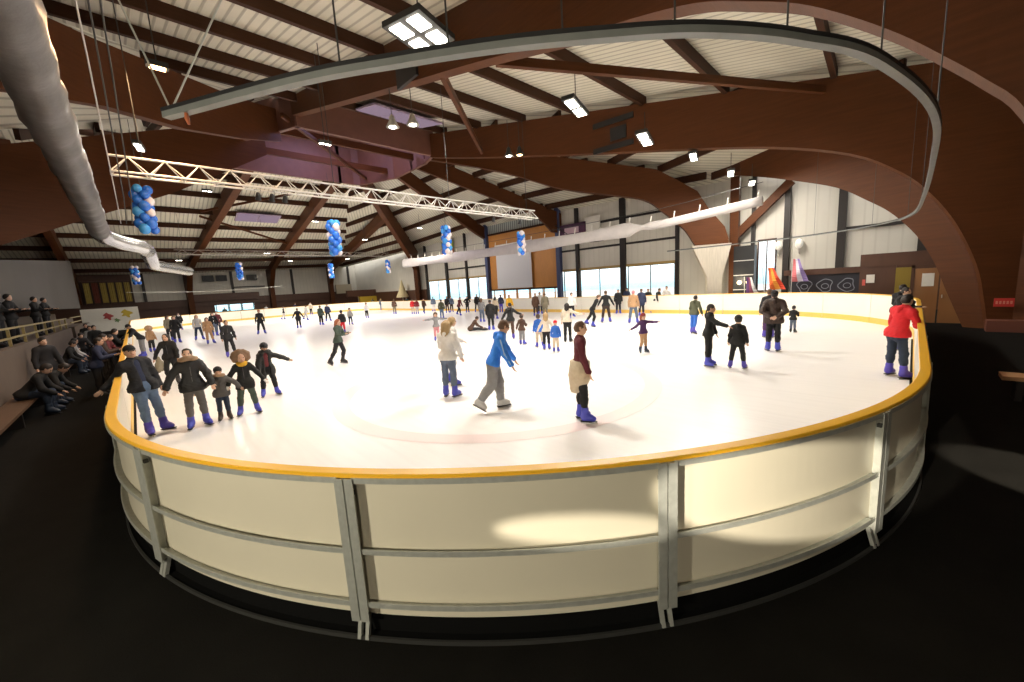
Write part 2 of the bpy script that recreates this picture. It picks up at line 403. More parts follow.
frame('M5', 'thick brown rafter slanting down behind the truss to the corner left of the windows', (28.3, 47), (16.4, 35.6),
      [(0, 7.5), (16.5, 13.7)], [(0, FLOORZ), (1.2, FLOORZ), (1.3, 5.0), (2.6, 6.2), (16.5, 12.3)], .5)
frame('F', 'brown rafter with leg on the far wall, rightmost of the three far legs', (24, 68), (21, 40.5),
      [(0, 7.0), (28, 11.2)], [(0, FLOORZ), (1.0, FLOORZ), (1.3, 4.2), (3.4, 6.4), (28, 10.2)], .6)
frame('G', 'brown rafter with leg on the far wall, middle of the three far legs', (15.3, 68), (14.6, 35.8),
      [(0, 6.9), (32.3, 13.7)], [(0, FLOORZ), (1.0, FLOORZ), (1.3, 4.2), (3.6, 6.5), (8, 7.6), (32.3, 12.4)], .6)
frame('H', 'brown rafter with leg on the far wall, leftmost of the three far legs', (5.6, 68), (8, 35.8),
      [(0, 6.9), (32.3, 13.7)], [(0, FLOORZ), (1.0, FLOORZ), (1.3, 4.0), (3.4, 6.4), (8, 7.6), (32.3, 12.4)], .6)
frame('L3', 'dark rafter above the left end of the truss, meeting the lantern from the left', (-9, 7), (7.6, 27),
      [(0, 8.0), (14.3, 10.5), (21.9, 12.2), (26, 13.4)], [(0, 3), (4, 5.6), (14.3, 8.57), (17.75, 9.21), (21.85, 10.3), (26, 11.6)], .4)
frame('L4', 'dark rafter behind the truss and left balloon column', (-9, 24), (7.6, 30),
      [(0, 6.5), (17.6, 13.7)], [(0, 1.5), (3, 3.6), (6, 5.2), (9.05, 6.74), (12, 8.21), (13.5, 9.1), (17.6, 11.6)], .4)
frame('L5', 'dark far rafter at the left behind the grey duct', (-4.4, 68), (-4.2, 39.5),
      [(0, 6.3), (28.5, 13.0)], [(0, 2.9), (1.0, 2.9), (1.3, 4.0), (3.4, 5.6), (8, 6.9), (28.5, 11.8)], .5)
# flared concrete pier under the M3 foot
A = Vector((27, 8.8, 0)); d = (Vector((18, 27.3, 0))-A).normalized(); nr = Vector((-d.y, d.x, 0))
o = MB().prism([(-.2, FLOORZ), (.55, FLOORZ), (.6, 2.1), (1.5, 4.1), (-.75, 4.1), (-.25, 2.1)], A, d, (0, 0, 1), nr, .9).build('concrete_pier', mat('pale_concrete', (.50, .45, .37), .7, var=.25, scale=3, stretch=(6, 6, .5)))
tag(o, 'pale flared concrete pier under the broad timber arch foot', 'pier')
# timber post with raking arm beside it
t = thing('timber_post', 'upright timber post with a raking arm right of the concrete pier', 'post', (28.0, 8.1, 0))
MB().box((0, 0, 4.0), (.35, .5, 8.3)).build('post', M_wood, t)
MB().bar((0, -.1, 4.6), (0, -2.9, 7.3), .3, .45).build('arm', M_wood, t)

# long diagonal brace and small strut in the near roof field
o = MB().bar((8.5, 8.8, 8.75), (19.9, 2.8, 8.95), .16, .26).build('roof_brace', M_wood); tag(o, 'long thin timber brace crossing the white roof field under the hanging lamps', 'brace')
o = MB().bar((8.4, 11.3, 9.35), (17.9, 20.4, 11.1), .16, .28).build('roof_brace', M_wood); tag(o, 'short timber strut leaning between the nearest arch and the next beam', 'brace')

for a_, b_, lab in (((5.75, 46.6, 10.75), (12.4, 40.9, 12.0), 'thin cross brace rising right under the far roof behind the truss'), ((5.75, 47.7, 10.5), (15.0, 54.5, 8.95), 'thin cross brace falling right under the far roof behind the truss')):
    o = MB().bar(a_, b_, .12, .2).build('roof_brace', M_wood); tag(o, lab, 'brace')
t = thing('roof_skylight', 'small violet skylight strip in the far roof slope', 'skylight', (10.6, 47.9, 10.72))
Msk = Matrix.Rotation(-.226, 3, 'X')
MB().box((0, 0, 0), (3.9, 2.0, .10), M=Msk).build('frame', mat('skylight_frame', (.30, .22, .30), .5), t)
for k in range(2): MB().box((-.95+1.9*k, 0, -.05), (1.75, 1.8, .05), M=Msk).build('pane', emis('violet_pane', (.50, .36, .47), .55), t)
t = thing('roof_skylight', 'violet skylight between the nearest arch and the big right arch', 'skylight', (13.6, 23.0, 13.12))
Msk = Matrix.Rotation(.208, 3, 'X')
MB().box((0, 0, 0), (4.6, 2.6, .10), M=Msk).build('frame', mat('skylight_frame', (.30, .22, .30), .5), t)
for k in range(3): MB().box((-1.5+1.5*k, 0, -.05), (1.4, 2.4, .05), M=Msk).build('pane', emis('violet_pane', (.50, .36, .47), .55), t)
# lantern at the hub ---------------------------------------------------------------------------------
t = thing('roof_lantern', 'square wooden roof lantern lit violet under its skylight, where the rafters meet', 'roof lantern', (12.5, 30.6, 12.2))
M_lw = mat('lantern_boards', (.17, .07, .045), .5, var=.2, scale=2)
x0, x1, y0, y1 = 7.5, 17.6, 25.3, 35.9; cx, cy = 12.5, 30.6
hp_ = [HUB[k] for k in ORDER]
for a, b in zip(hp_, hp_[1:]+hp_[:1]):
    ln = math.hypot(b[0]-a[0], b[1]-a[1]); ang = math.atan2(b[1]-a[1], b[0]-a[0])
    MB().box(((a[0]+b[0])/2-cx, (a[1]+b[1])/2-cy, 1.7), (ln+.24, .24, 3.6), ang).build('side_wall', M_lw, t)
MB().box((-.8, 0, 3.55), (x1-x0+2.6, y1-y0+.9, .1)).build('roof_panel', M_lw, t)
for k in range(3):
    sk = MB().box((-3.2+3.2*k, 0, 3.44), (1.6, 8.2, .06)).build('skylight_pane', emis('violet_skylight', (.75, .68, 1.0), 1.2), t)  # panes emit violet themselves; no sky light passes the roof panel
for k in range(2):
    MB().bar((x0-cx, -2.2+4.4*k, .6), (x1-cx, -2.2+4.4*k, .6), .2, .45).build('tie_beam', M_wood, t)
MB().bar((x0-cx, y0-cy, .3), (x1-cx, y1-cy, .3), .16, .25).build('diagonal_tie', M_wood, t)

# ================================================================== outer walls
def quad_wall(name, pts, m, ref='', nrm=None):
    mb = MB(); mb.add(pts, [tuple(range(len(pts)))])
    p0 = Vector(pts[0]); ex = (Vector(pts[1])-p0).normalized(); uv = [((Vector(p)-p0).dot(ex), (Vector(p)-p0).z) for p in pts]
    return struct(mb.build(name, m, uvs=uv), ref)
def boxw(name, lo, hi, m, parent=None):
    c = [(a+b)/2 for a, b in zip(lo, hi)]; d = [abs(b-a) for a, b in zip(lo, hi)]
    mb = MB(); mb.box(c, d); o = mb.build(name, m, parent)
    me = o.data; lay = me.uv_layers.new(name='UVMap')
    for l in me.loops:
        v = me.vertices[l.vertex_index].co; lay.data[l.index].uv = (v.y if d[0] < d[1] else v.x, v.z)
    return o
XR = 28.5
# right side: wall above the windows and solid bays
W = [('a', -8, 5.9, -.1, 8.7), ('a', 5.9, 6.9, -.1, 1.0), ('a', 5.9, 6.9, 4.2, 8.7), ('a', 6.9, 12.0, -.1, 8.7), ('b', 12.0, 22.4, 3.3, 9.3), ('d', 32.6, 45.0, 3.45, 9.3), ('e', 45.0, 68.4, -.1, 8.8)]
root = None
for n_, ya, yb, za, zb in W:
    o = boxw('wall_right', (XR, ya, za), (XR+.15, yb, zb), M_panel); struct(o, 'white sheet wall behind the right side of the rink')
for ya, yb in ((12.0, 22.4), (32.6, 45)):
    struct(boxw('wall_right', (XR, ya, -.1), (XR+.15, yb, .75), M_white), 'low white wall under the windows')
# window bands
wi = 0
M_frame = mat('grey_window_frame', (.22, .20, .17), .5, .3); M_glass = mat('window_glass', (.95, .97, 1), .02, trans=1.0, spec=.3)
def window(y0_, y1_, z0, z1, x=XR+.05, mull=1, frame=M_frame):
    global wi; wi += 1
    t = bpy.data.objects.new('window_%d' % wi, None); COL.objects.link(t); t.location = (x, (y0_+y1_)/2, z0); struct(t, 'bright window bay looking out on pale sky')
    w = y1_-y0_; h = z1-z0; f = .07
    mb = MB()
    for c, d in (((0, 0, f/2), (.1, w, f)), ((0, 0, h-f/2), (.1, w, f)), ((0, -w/2+f/2, h/2), (.1, f, h)), ((0, w/2-f/2, h/2), (.1, f, h))): mb.box(c, d)
    mb.build('window_frame', frame, t)
    for k in range(mull): MB().box((0, -w/2+w*(k+1)/(mull+1), h/2), (.08, .06, h-.1)).build('mullion', frame, t)
    MB().box((.02, 0, h/2), (.012, w-.1, h-.1)).build('glass', M_glass, t)
for ya, yb in ((12.1, 15.9), (16.5, 20.5), (20.7, 22.3)): window(ya, yb, .75, 3.25, mull=1 if yb-ya > 2 else 0)
for ya, yb in ((32.9, 36.3), (36.5, 40.3), (40.5, 44.9)): window(ya, yb, .75, 3.4, mull=1)
for ya, yb in ((23.3, 24.7), (24.8, 26.5), (26.6, 28.3), (28.4, 30.2), (30.3, 31.9)): window(ya, yb, .75, 1.85, x=XR-.05, mull=0, frame=M_orange)
struct(boxw('wall_right', (XR-.1, 22.4, -.1), (XR+.05, 32.6, .75), M_white), 'low white wall under the gable windows')
# yellowish lintel trims above the windows
for k, (ya, yb, z) in enumerate(((12.0, 22.4, 3.3), (32.6, 45, 3.45))):
    struct(boxw('trim_%d' % (k+2), (XR-.08, ya, z-.08), (XR, yb, z+.10), mat('ochre_lintel', (.40, .27, .09), .5)), 'ochre lintel along the window heads')
# gable bay: corrugated top, orange boards, screen
t = thing('gable_bay', 'tall bay of orange boards with corrugated grey top between blue columns', 'wall bay', (XR-.1, 27.5, 0))
boxw('orange_board', (-.02, -4.7, 1.85), (.1, 4.7, 7.7), M_orange, t)
boxw('corrugated_top', (-.02, -4.7, 7.7), (.1, 4.7, 9.6), M_corr, t)
for y in (-4.95, 4.95): MB().box((-.15, y, 4.7), (.4, .42, 9.6)).build('column', M_blue, t)
for z in (1.85, 7.7): MB().box((-.1, 0, z), (.15, 9.4, .16)).build('cross_rail', M_woodd, t)
t = thing('projection_screen', 'blank pale projection screen hung on the orange boards', 'screen', (XR-.35, 28.4, 2.0))
MB().box((0, 0, 2.2), (.04, 5.0, 4.3)).build('screen_cloth', M_screen, t)
MB().box((0, 0, 4.42), (.14, 5.2, .16)).build('roller_case', M_white, t); MB().box((0, 0, .02), (.08, 5.1, .08)).build('bottom_bar', M_metal, t)
# dark columns and rails on the right side walls
for y, w, lab in ((-.3, .5, 'dark steel column nearest the wooden door on the white wall'), (2.9, .36, 'dark steel column between the blackboard mural and the white wall bays'), (5.4, .3, 'dark steel column above the coloured flags'),
               (7.15, .2, 'thin dark column right of the raking timber arm'), (11.9, .22, 'thin dark column left of the concrete pier'), (16.2, .45, 'dark column splitting the wide right window band'), (20.6, .3, 'dark column under the purple sign'),
               (36.4, .25, 'dark column dividing the left window band, nearer the gable'), (40.4, .38, 'brown column dividing the left window band, farther from the gable'), (45.0, .3, 'dark column at the left end of the windows')):
    o = MB().box((XR-.12, y, 4.2), (.24, w, 8.6)).build('steel_column', M_col); tag(o, lab, 'column', 'steel columns of the right wall')
for ya, yb, z in ((-.3, 2.9, 4.3), (11.9, 22.4, 5.0), (11.9, 22.4, 7.0), (32.6, 40.4, 4.6)):
    struct(MB().box((XR-.06, (ya+yb)/2, z), (.12, yb-ya, .16)).build('trim_rail', M_col), 'dark horizontal wall rail')
# wooden lower cladding at the right, door, small fittings
struct(boxw('wall_right', (XR-.25, -1.2, -.1), (XR-.05, 1.4, 2.6), M_brown), 'brown wood cladding left of the yellow opening')
t = thing('chalk_mural', 'black mural panel with white sketches under a brown beam', 'mural', (XR-.3, 3.4, .4))
MB().box((0, -.2, .75), (.06, 3.8, 1.5)).build('board', mat('mural_black', (.018, .018, .028), .5), t)
MB().box((-.04, -.3, 1.65), (.2, 4.6, .32)).build('top_beam', M_brown, t)
for k in range(3):
    cy_ = 1.0-.95*k; pts = [(-.04, cy_+.32*math.cos(a)*(1+.25*math.sin(3*a+k)), .85+.36*math.sin(a)) for a in [2*PI*i/24 for i in range(25)]]
    MB().tube(pts, .025, 5).build('chalk_drawing', mat('chalk_grey', (.22, .24, .28), .7), t)
    pts = [(-.04, cy_+.16*math.cos(a), .82+.14*math.sin(a)) for a in [2*PI*i/14 for i in range(15)]]; MB().tube(pts, .02, 5).build('chalk_drawing', mat('chalk_grey', (.22, .24, .28), .7), t)
t = thing('bench_seat', 'red low seat row in front of the black mural', 'seat', (XR-.8, 3.2, FLOORZ))
MB().box((0, 0, .55), (.5, 3.0, .12)).build('seat', mat('red_vinyl', (.45, .02, .015), .4), t)
MB().box((0, 0, .25), (.4, 2.9, .48)).build('base', M_col, t)
# tall office-like window with dark frame behind the pier
t = thing('dark_display_case', 'dark glazed cabinet stack beside the concrete pier', 'cabinet', (27.6, 7.45, FLOORZ))
MB().box((.3, 0, 2.0), (.5, 1.15, 4.0)).build('case', M_black, t)
for z in (1.3, 2.2, 3.1): MB().box((0.03, 0, z), (.06, 1.1, .05)).build('shelf', M_metal, t)
M_lit = emis('warm_lamp_glow', (1, .78, .45), 5)
for y in (-.3, .2): MB().ball((.0, y, 1.75), .13, 10, 6).build('lamp_globe', M_lit, t)
window(5.9, 6.9, 1.0, 4.2, x=XR-.06, mull=1, frame=M_brown)
# wooden door and its frame at the right end
XD = 22.3
t = bpy.data.objects.new('door_1', None); COL.objects.link(t); t.location = (XD, -1.3, FLOORZ); struct(t, 'brown wooden double door at the right end of the rink')
M_door = mat('door_veneer', (.30, .135, .05), .4, var=.2, scale=3, stretch=(1, 1, .15))
boxw('door_leaf', (-.03, -.6, .02), (.03, .55, 2.15), M_door, t)
boxw('door_leaf', (-.03, .6, .02), (.03, 1.25, 2.15), M_door, t)
for lo, hi in (((-.06, -.72, 0), (.06, -.61, 2.3)), ((-.06, 1.26, 0), (.06, 1.36, 2.3)), ((-.06, -.72, 2.17), (.06, 1.36, 2.3))): boxw('door_frame', lo, hi, M_brown, t)
MB().box((-.06, .48, 1.05), (.06, .03, .12)).build('door_handle', M_metal, t)
o = boxw('notice', (-.045, .72, 1.45), (-.031, 1.05, 1.95), M_white, t)
struct(boxw('wall_right', (XD+.1, -.02, -.1), (XD+.3, .5, 2.1), mat('mustard_paint', (.26, .18, .02), .6)), 'mustard painted wall piece beside the wooden door')
struct(boxw('wall_right', (XD+.05, -4, 2.2), (XD+.4, 1.6, 2.72), M_brown), 'brown bulkhead above the wooden door')
struct(boxw('wall_right', (XD+.1, -7, -.1), (XD+.35, -2.1, 2.3), M_brown), 'brown wall right of the wooden door')
struct(boxw('wall_right', (XD+.1, .5, -.1), (XD+.35, 1.6, 2.3), M_brown), 'brown wall left of the mustard wall piece')
for k, (y, z, c) in enumerate(((1.25, 1.7, (.75, .73, .68)), (1.45, 1.55, (.6, .1, .08)))):
    o = MB().box((XD-.0+.07, y, z), (.03, .26 if k == 0 else .1, .34 if k == 0 else .25)).build('notice' if k == 0 else 'fire_box', mat('notice_%d' % k, c, .5))
    tag(o, ['white paper notice on the brown wall left of the mustard wall piece', 'small red fire call box beside the white paper notice'][k], ['notice', 'call box'][k])
# near-end wall with red exit sign, bench end
struct(boxw('wall_front', (-9, -8.2, -.1), (28.6, -8, 9.0), M_brown), 'dark brown boarded wall at the near end')

_r = ray(1003, 302); sp = Vector(EYEP + (20.52/_r[0])*_r)
t = thing('exit_sign', 'small red sign on the dark arch leg at the right edge', 'sign', sp)
M_red = mat('red_sign', (.42, .02, .015), .5, emit=(1, .05, .03), estr=.05)
MB().box((-.19, 0, 0), (.04, .42, .27)).build('sign_panel', M_red, t)
for k in range(5): MB().box((-.215, .15-.075*k, .0), (.012, .045, .1)).build('letter', mat('sign_letter', (.62, .25, .18), .5), t)
o = MB().box((20.3, -2.9, 0), (.5, 2.2, .5)).build('step_block', mat('red_brown_step', (.16, .05, .03), .6)); tag(o, 'low red-brown step at the foot of the big right arch', 'step')
# wooden bench end at the far right of the floor
bp = Vector((10.6, -1.27, FLOORZ))
tag(MB().tube([(-.3+14.5*i/20, 57.0, 3.9-.25*math.sin(PI*i/20)) for i in range(21)], .02, 6).build('white_cable', M_white), 'thin white cable strung across the far left end', 'cable')
t = thing('wooden_bench', 'wooden bench end cut by the right edge of the photo', 'bench', bp)
MB().box((.0, -1.2, .40), (.42, 2.6, .07)).build('seat', mat('bench_oak', (.42, .22, .10), .45, var=.2, stretch=(5, .5, 5)), t)
for y in (-.1, -2.3): MB().box((0, y, .19), (.34, .08, .36)).build('leg', M_col, t)
# black speaker on the near arch
o = MB().box((7.8, -1.55, 4.9), (.35, .5, .62)).build('loudspeaker', M_black); tag(o, 'black loudspeaker box on the nearest arch at the right edge', 'loudspeaker')
MB().lathe([(.05, 0), (.17, .02), (.17, .03)], (0, 0, 0), 14).v
# black equipment boxes on the big right arch beam
for (x, y, z, w, h, lab) in ((18.98, 11.3, 10.35, 2.2, .26, 'upper black grille on the big arch behind the hanging lamps'), (19.01, 11.0, 9.7, .85, .62, 'square black box between the two grilles on the big arch'), (18.98, 11.3, 9.1, 2.2, .26, 'lower black grille on the big arch below the square box')):
    o = MB().box((x, y, z), (.12, w, h), .119).build('vent_grille', M_black); tag(o, lab, 'vent')
o = MB().box((8.0, 12.8, 9.9), (.12, 1.3, .7)).build('vent_grille', M_black); tag(o, 'black grille on the nearest arch above its hanging lamps', 'vent')
for y, z, lab in ((5.2, 7.9, 'a'), (9.5, 9.2, 'b')): pass

# ================================================================== things under the right wall: flags, lamps
def flag(name, lab, base, h, colors, lean=0.0):
    t = thing(name, lab, 'flag', base)
    MB().tube([(0, 0, 0), (0, lean*.3, h)], .022, 6).build('flag_pole', M_metal, t)
    n = 10; mm = 6; W_ = .95; H_ = 1.25
    for ci, c in enumerate(colors):
        vs = []; fs = []
        for j in range(n+1):
            for l in range(2):
                a = j/n; y = (ci+l)/len(colors)*W_*(.28+.5*a)+.03; vs.append((.09*math.sin(6*y+5*a), -y - lean*a*.2, h-.05-a*H_))
        for j in range(n): fs.append((2*j, 2*j+1, 2*j+3, 2*j+2))
        mb = MB(); mb.add(vs, fs); o = mb.build('flag_cloth', mat('flag_%s' % '_'.join('%d' % (x*99) for x in c), c, .7), t)
        s_ = o.modifiers.new('th', 'SOLIDIFY'); s_.thickness = .012
flag('flag', 'drooping pink, white and violet flag, rightmost of the flags', (26.6, 4.75, FLOORZ), 3.0, [(.75, .2, .22), (.75, .7, .8), (.3, .22, .5)])
flag('flag', 'orange and red flag fanned out left of the drooping violet flag', (26.4, 5.9, FLOORZ), 2.6, [(.85, .16, .03), (.95, .38, .05), (.8, .07, .03)], .8)
flag('flag', 'dark purple and white flag before the tall window beside the dark cabinet', (26.6, 7.05, FLOORZ), 2.1, [(.10, .03, .14), (.25, .06, .10), (.8, .78, .78)], .2)
for y, lab in ((5.75, 'left one of two globe wall lamps above the flags'), (4.75, 'right one of two globe wall lamps above the flags')):
    t = thing('wall_lamp', lab, 'lamp', (XR-.3, y, 3.72))
    MB().ball((0, 0, 0), .2, 14, 10, (1, 1, 1.4)).build('globe', mat('opal_globe', (.8, .78, .7), .3, emit=(1, .95, .85), estr=.25), t)
    MB().tube([(0, 0, -.26), (0, 0, -.5), (.2, 0, -.55)], .04, 8).build('bracket', M_metal, t)
# signs hung high on the right wall
t = thing('wall_sign', 'purple and pink sign hung on the white wall beside a blank pale sign', 'sign', (XR-.3, 20.9, 6.6))
MB().box((0, 0, 0), (.06, 2.7, 1.3)).build('sign_panel', mat('aubergine', (.06, .012, .05), .5), t)
MB().box((-.035, .1, .1), (.02, 1.5, .5)).build('sign_emblem', mat('pink_print', (.55, .38, .45), .5), t)
o = MB().box((XR-.25, 18.9, 6.85), (.05, 1.5, 1.4)).build('wall_sign', M_white); tag(o, 'blank pale sign right of the purple sign on the white wall', 'sign')
t = thing('wall_sign', 'small green and orange sign behind the third balloon column', 'sign', (XR-.3, 39.6, 7.2))
MB().box((0, 0, .35), (.06, 2.4, .9)).build('sign_panel', mat('green_print', (.25, .33, .06), .5), t)
MB().box((0, 0, -.5), (.06, 2.4, .7)).build('sign_panel', mat('orange_print', (.5, .17, .06), .5), t)
# sagging black cable
pts = [Vector((XR-.6, 23.0, 7.7)).lerp(Vector((XR-.6, 16.5, 5.6)), i/14)+Vector((0, 0, -1.0*math.sin(PI*i/14))) for i in range(15)]
o = MB().tube(pts, .035, 6).build('cable', M_black); tag(o, 'sagging black cable in front of the white wall above the windows', 'cable')

# ================================================================== far end wall (y = 68)
YE = 68.0
struct(boxw('wall_back', (.3, YE, 2.5), (28.6, YE+.15, 7.4), M_panel), 'white sheet wall at the far end of the hall')
struct(boxw('wall_back', (.3, YE-.3, 1.9), (28.6, YE-.05, 2.9), M_brown), 'brown timber fascia along the far end wall')
struct(boxw('wall_back', (.3, YE, -.1), (8.2, YE+.1, 2.0), M_brown), 'brown wall under the far fascia, left of the bright window')
struct(boxw('wall_back', (12.9, YE, -.1), (28.6, YE+.1, 2.0), M_brown), 'brown wall under the far fascia, right of the bright window')
struct(boxw('wall_back', (8.2, YE, -.1), (12.9, YE+.1, .9), M_brown), 'low wall under the bright far window')
struct(boxw('wall_back', (5.4, YE-.7, 2.5), (13.6, YE-.31, 3.5), M_brown), 'raised brown fascia above the bright far window')
for k in range(3):
    wi += 1
    t = bpy.data.objects.new('window_%d' % wi, None); COL.objects.link(t); t.location = (8.3+1.53*k+.75, YE, .9); struct(t, 'bright small window in the far end wall')
    mb = MB()
    for c, d in (((0, 0, .05), (1.5, .1, .1)), ((0, 0, 1.05), (1.5, .1, .1)), ((-.7, 0, .55), (.1, .1, 1.1)), ((.7, 0, .55), (.1, .1, 1.1))): mb.box(c, d)
    mb.build('window_frame', M_col, t); MB().box((0, .02, .55), (1.4, .012, 1.0)).build('glass', M_glass, t)
for x, lab in ((1.3, 'dark column at the left of the far white wall, behind the silver duct'), (10.6, 'dark column behind the black loudspeakers on the far wall'), (18.4, 'dark column between the middle and rightmost far legs'), (27.2, 'dark column in the far right corner of the end wall')):
    o = MB().box((x, YE-.12, 4.9), (.3, .24, 5)).build('steel_column', M_col); tag(o, lab, 'column', 'steel columns of the far wall')
struct(MB().box((12.6, YE-.08, 4.3), (4.0, .1, .16)).build('trim_rail', M_col), 'dark horizontal rail on the far wall')
for x, lab in ((7.9, 'left black loudspeaker on the far wall'), (9.4, 'middle black loudspeaker on the far wall'), (13.0, 'right black loudspeaker on the far wall')):
    t = thing('loudspeaker', lab, 'loudspeaker', (x, YE-.5, 5.6), 'far wall loudspeakers')
    MB().box((0, 0, 0), (1.2, .6, .8)).build('cabinet', M_black, t)
    MB().lathe([(.1, 0), (.3, .05), (.3, .08)], (0, -.38, 0), 12, Matrix.Rotation(PI/2, 3, 'X')).build('cone', M_edge, t)
o = MB().box((26.0, YE-.6, 3.3), (2.6, .3, 1.5)).build('cabinet', mat('beige_cabinet', (.42, .36, .26), .6)); tag(o, 'beige hanging cabinet beside the rightmost far leg', 'cabinet')
o = MB().box((24.0, 60.0, .5), (4.2, .1, .5)).build('banner', mat('navy_banner', (.02, .015, .10), .6)); tag(o, 'dark navy banner above the far boards', 'banner')
o = MB().box((27.6, 60.3, 1.1), (4.2, .5, 1.5)).build('kiosk', mat('kiosk_yellow', (.50, .33, .03), .5)); tag(o, 'yellow kiosk front behind the far right boards', 'kiosk')
o = MB().box((27.4, 61.0, 2.4), (7.0, .6, 1.0)).build('kiosk_canopy', M_brown); tag(o, 'brown canopy board above the yellow kiosk', 'canopy')
# white conical tent like cover in the far right corner
t = thing('parasol', 'closed cream parasol in the far right corner left of the windows', 'parasol', (27.6, 50.5, FLOORZ))
MB().lathe([(.9, 1.6), (.45, 2.6), (.2, 3.5), (.06, 4.0)], (0, 0, 0), 14).build('canopy', mat('cream_cloth', (.62, .52, .30), .7), t)
MB().tube([(0, 0, 0), (0, 0, 1.7)], .05, 8).build('pole', M_metal, t)
struct(boxw('wall_right', (XR-.3, 45.2, -.1), (XR, 67, 2.4), M_brown), 'brown lower wall in the far right corner')
# left of the end wall: upstairs lounge with yellow curtains, mural wall below
struct(boxw('wall_back', (-9.2, YE-.6, 5.6), (.3, YE-.2, 6.1), M_brown), 'dark fascia over the upper lounge')
t = thing('lounge_window', 'upper lounge window wall hung with yellow curtains at the far left', 'window wall', (-1.9, YE-.5, 2.9))
boxw('back_panel', (-2.0, .1, 0), (2.2, .2, 2.8), M_brown, t)
for k in range(6):
    vs = []; fs = []; n = 10
    for j in range(n+1):
        a = j/n; x = -1.9+.68*k+.5*a; yy = .05*math.sin(a*18); vs += [(x, yy, .15), (x, yy, 2.5)]
    for j in range(n): fs.append((2*j, 2*j+2, 2*j+3, 2*j+1))
    mb = MB(); mb.add(vs, fs); o = mb.build('curtain', mat('yellow_curtain' if k != 1 else 'red_curtain', (.50, .38, .10) if k != 1 else (.22, .06, .04), .8), t)
    o.modifiers.new('th', 'SOLIDIFY').thickness = .02
for k in range(7): MB().box((-2.0+.68*k, -.06, 1.3), (.07, .08, 2.7)).build('mullion', M_col, t)
t = thing('mural_wall', 'low white wall painted with red and yellow figures behind the left crowd', 'wall', (-1.9, 62, FLOORZ))
boxw('panel', (-2.2, -.1, 0), (2.3, .1, 2.5), M_white, t)
for (x, z, r_, c) in ((-.2, 1.6, .35, (.35, .05, .05)), (1.3, 1.8, .4, (.55, .40, .04)), (.45, 1.1, .2, (.15, .25, .1))):
    pts = [(x+r_*(1+.35*math.cos(5*a))*math.cos(a), z+r_*(1+.3*math.sin(4*a))*math.sin(a)) for a in [2*PI*i/30 for i in range(30)]]
    MB().prism(pts, (0, -.11, 0), (1, 0, 0), (0, 0, 1), (0, 1, 0), .02).build('painted_figure', mat('paint_%d' % (c[0]*100), c, .6), t)
# left walls
struct(boxw('wall_back', (-9.2, YE, -.1), (.3, YE+.1, 9.0), M_brown), 'dark wall behind the upper lounge')
struct(boxw('wall_left', (-9.2, -8, -.1), (-9, 68, 12.6), M_brown), 'dark left wall of the hall')

# stand at the left: concrete wall, bench, railing, steps, grey block
t = thing('spectator_stand', 'concrete stand wall with yellowish railing along the dark left aisle', 'stand', (-2.45, 26, FLOORZ))
boxw('front_wall', (-.2, -15.5, 0), (0, 4.6, 1.58), M_conc, t)
boxw('front_wall', (-.2, 6.0, 0), (0, 12.5, 1.58), M_conc, t)
for j in range(3): boxw('step', (-.2-.85*(j+1), -15.5, 1.4), (-.2-.85*j, 20, 1.45+.42*j), M_conc, t)
M_ry = mat('yellowed_rail', (.30, .24, .10), .5, .2)
for z in (1.78, 2.05): boxw('railing', (-.14, -15.5, z), (-.08, 4.4, z+.05), M_ry, t); boxw('railing', (-.14, 6.2, z), (-.08, 12.4, z+.05), M_ry, t)
for j in range(10): boxw('baluster', (-.14, -15+2.1*j, 1.56), (-.08, -14.94+2.1*j, 2.05), M_ry, t)
t = thing('aisle_bench', 'long low wooden bench at the foot of the concrete stand wall', 'bench', (-2.2, 19, FLOORZ))
boxw('seat', (-.22, -9, .38), (.22, 6.5, .44), mat('bench_dark', (.10, .055, .03), .5, var=.2), t)
for j in range(6): boxw('leg', (-.15, -8.6+2.9*j, 0), (.15, -8.5+2.9*j, .38), M_col, t)
o = MB().prism([(15.5, 2.5), (51, 2.5), (51, 6.6), (15.5, 3.7)], (-5.0, 0, 0), (0, 1, 0), (0, 0, 1), (1, 0, 0), 3.4).build('stand_block', mat('grey_block_paint', (.055, .048, .043), .7, var=.15, scale=.8))
tag(o, 'large plain grey wall block above the left stand', 'wall block')

# ================================================================== suspended things
# oval curtain track following the rink edge
t = thing('curtain_track', 'thin metal rail hung in a rounded loop high above the rink edge', 'rail track', (2.0, 1.6, 3.77))
def B(m_, nm, ma, par=t, smooth=False):
    m_.v = [tuple(Vector(v)-t.location) for v in m_.v]; return m_.build(nm, ma, par, smooth)
KP = [(.39, 4.06), (1.01, 2.94), (1.42, 2.35), (1.81, 1.84), (2.22, 1.39), (2.65, .98), (3.25, .60), (4.09, .26), (5.97, -.05), (8.83, -.10), (13.2, -.06), (17.2, .08), (19.6, .55), (21.6, 1.8), (23.0, 3.9), (23.5, 7), (23.6, 10.5)]
def cat(P, n=8):
    out = []
    for a in range(len(P)-1):
        p0, p1, p2, p3 = [np.array(P[min(max(q, 0), len(P)-1)], float) for q in (a-1, a, a+1, a+2)]
        for q in range(n):
            t_ = q/n; out.append(.5*((2*p1)+(-p0+p2)*t_+(2*p0-5*p1+4*p2-p3)*t_**2+(-p0+3*p1-3*p2+p3)*t_**3))
    return out+[np.array(P[-1], float)]
KT = cat(KP); ZT = 3.77
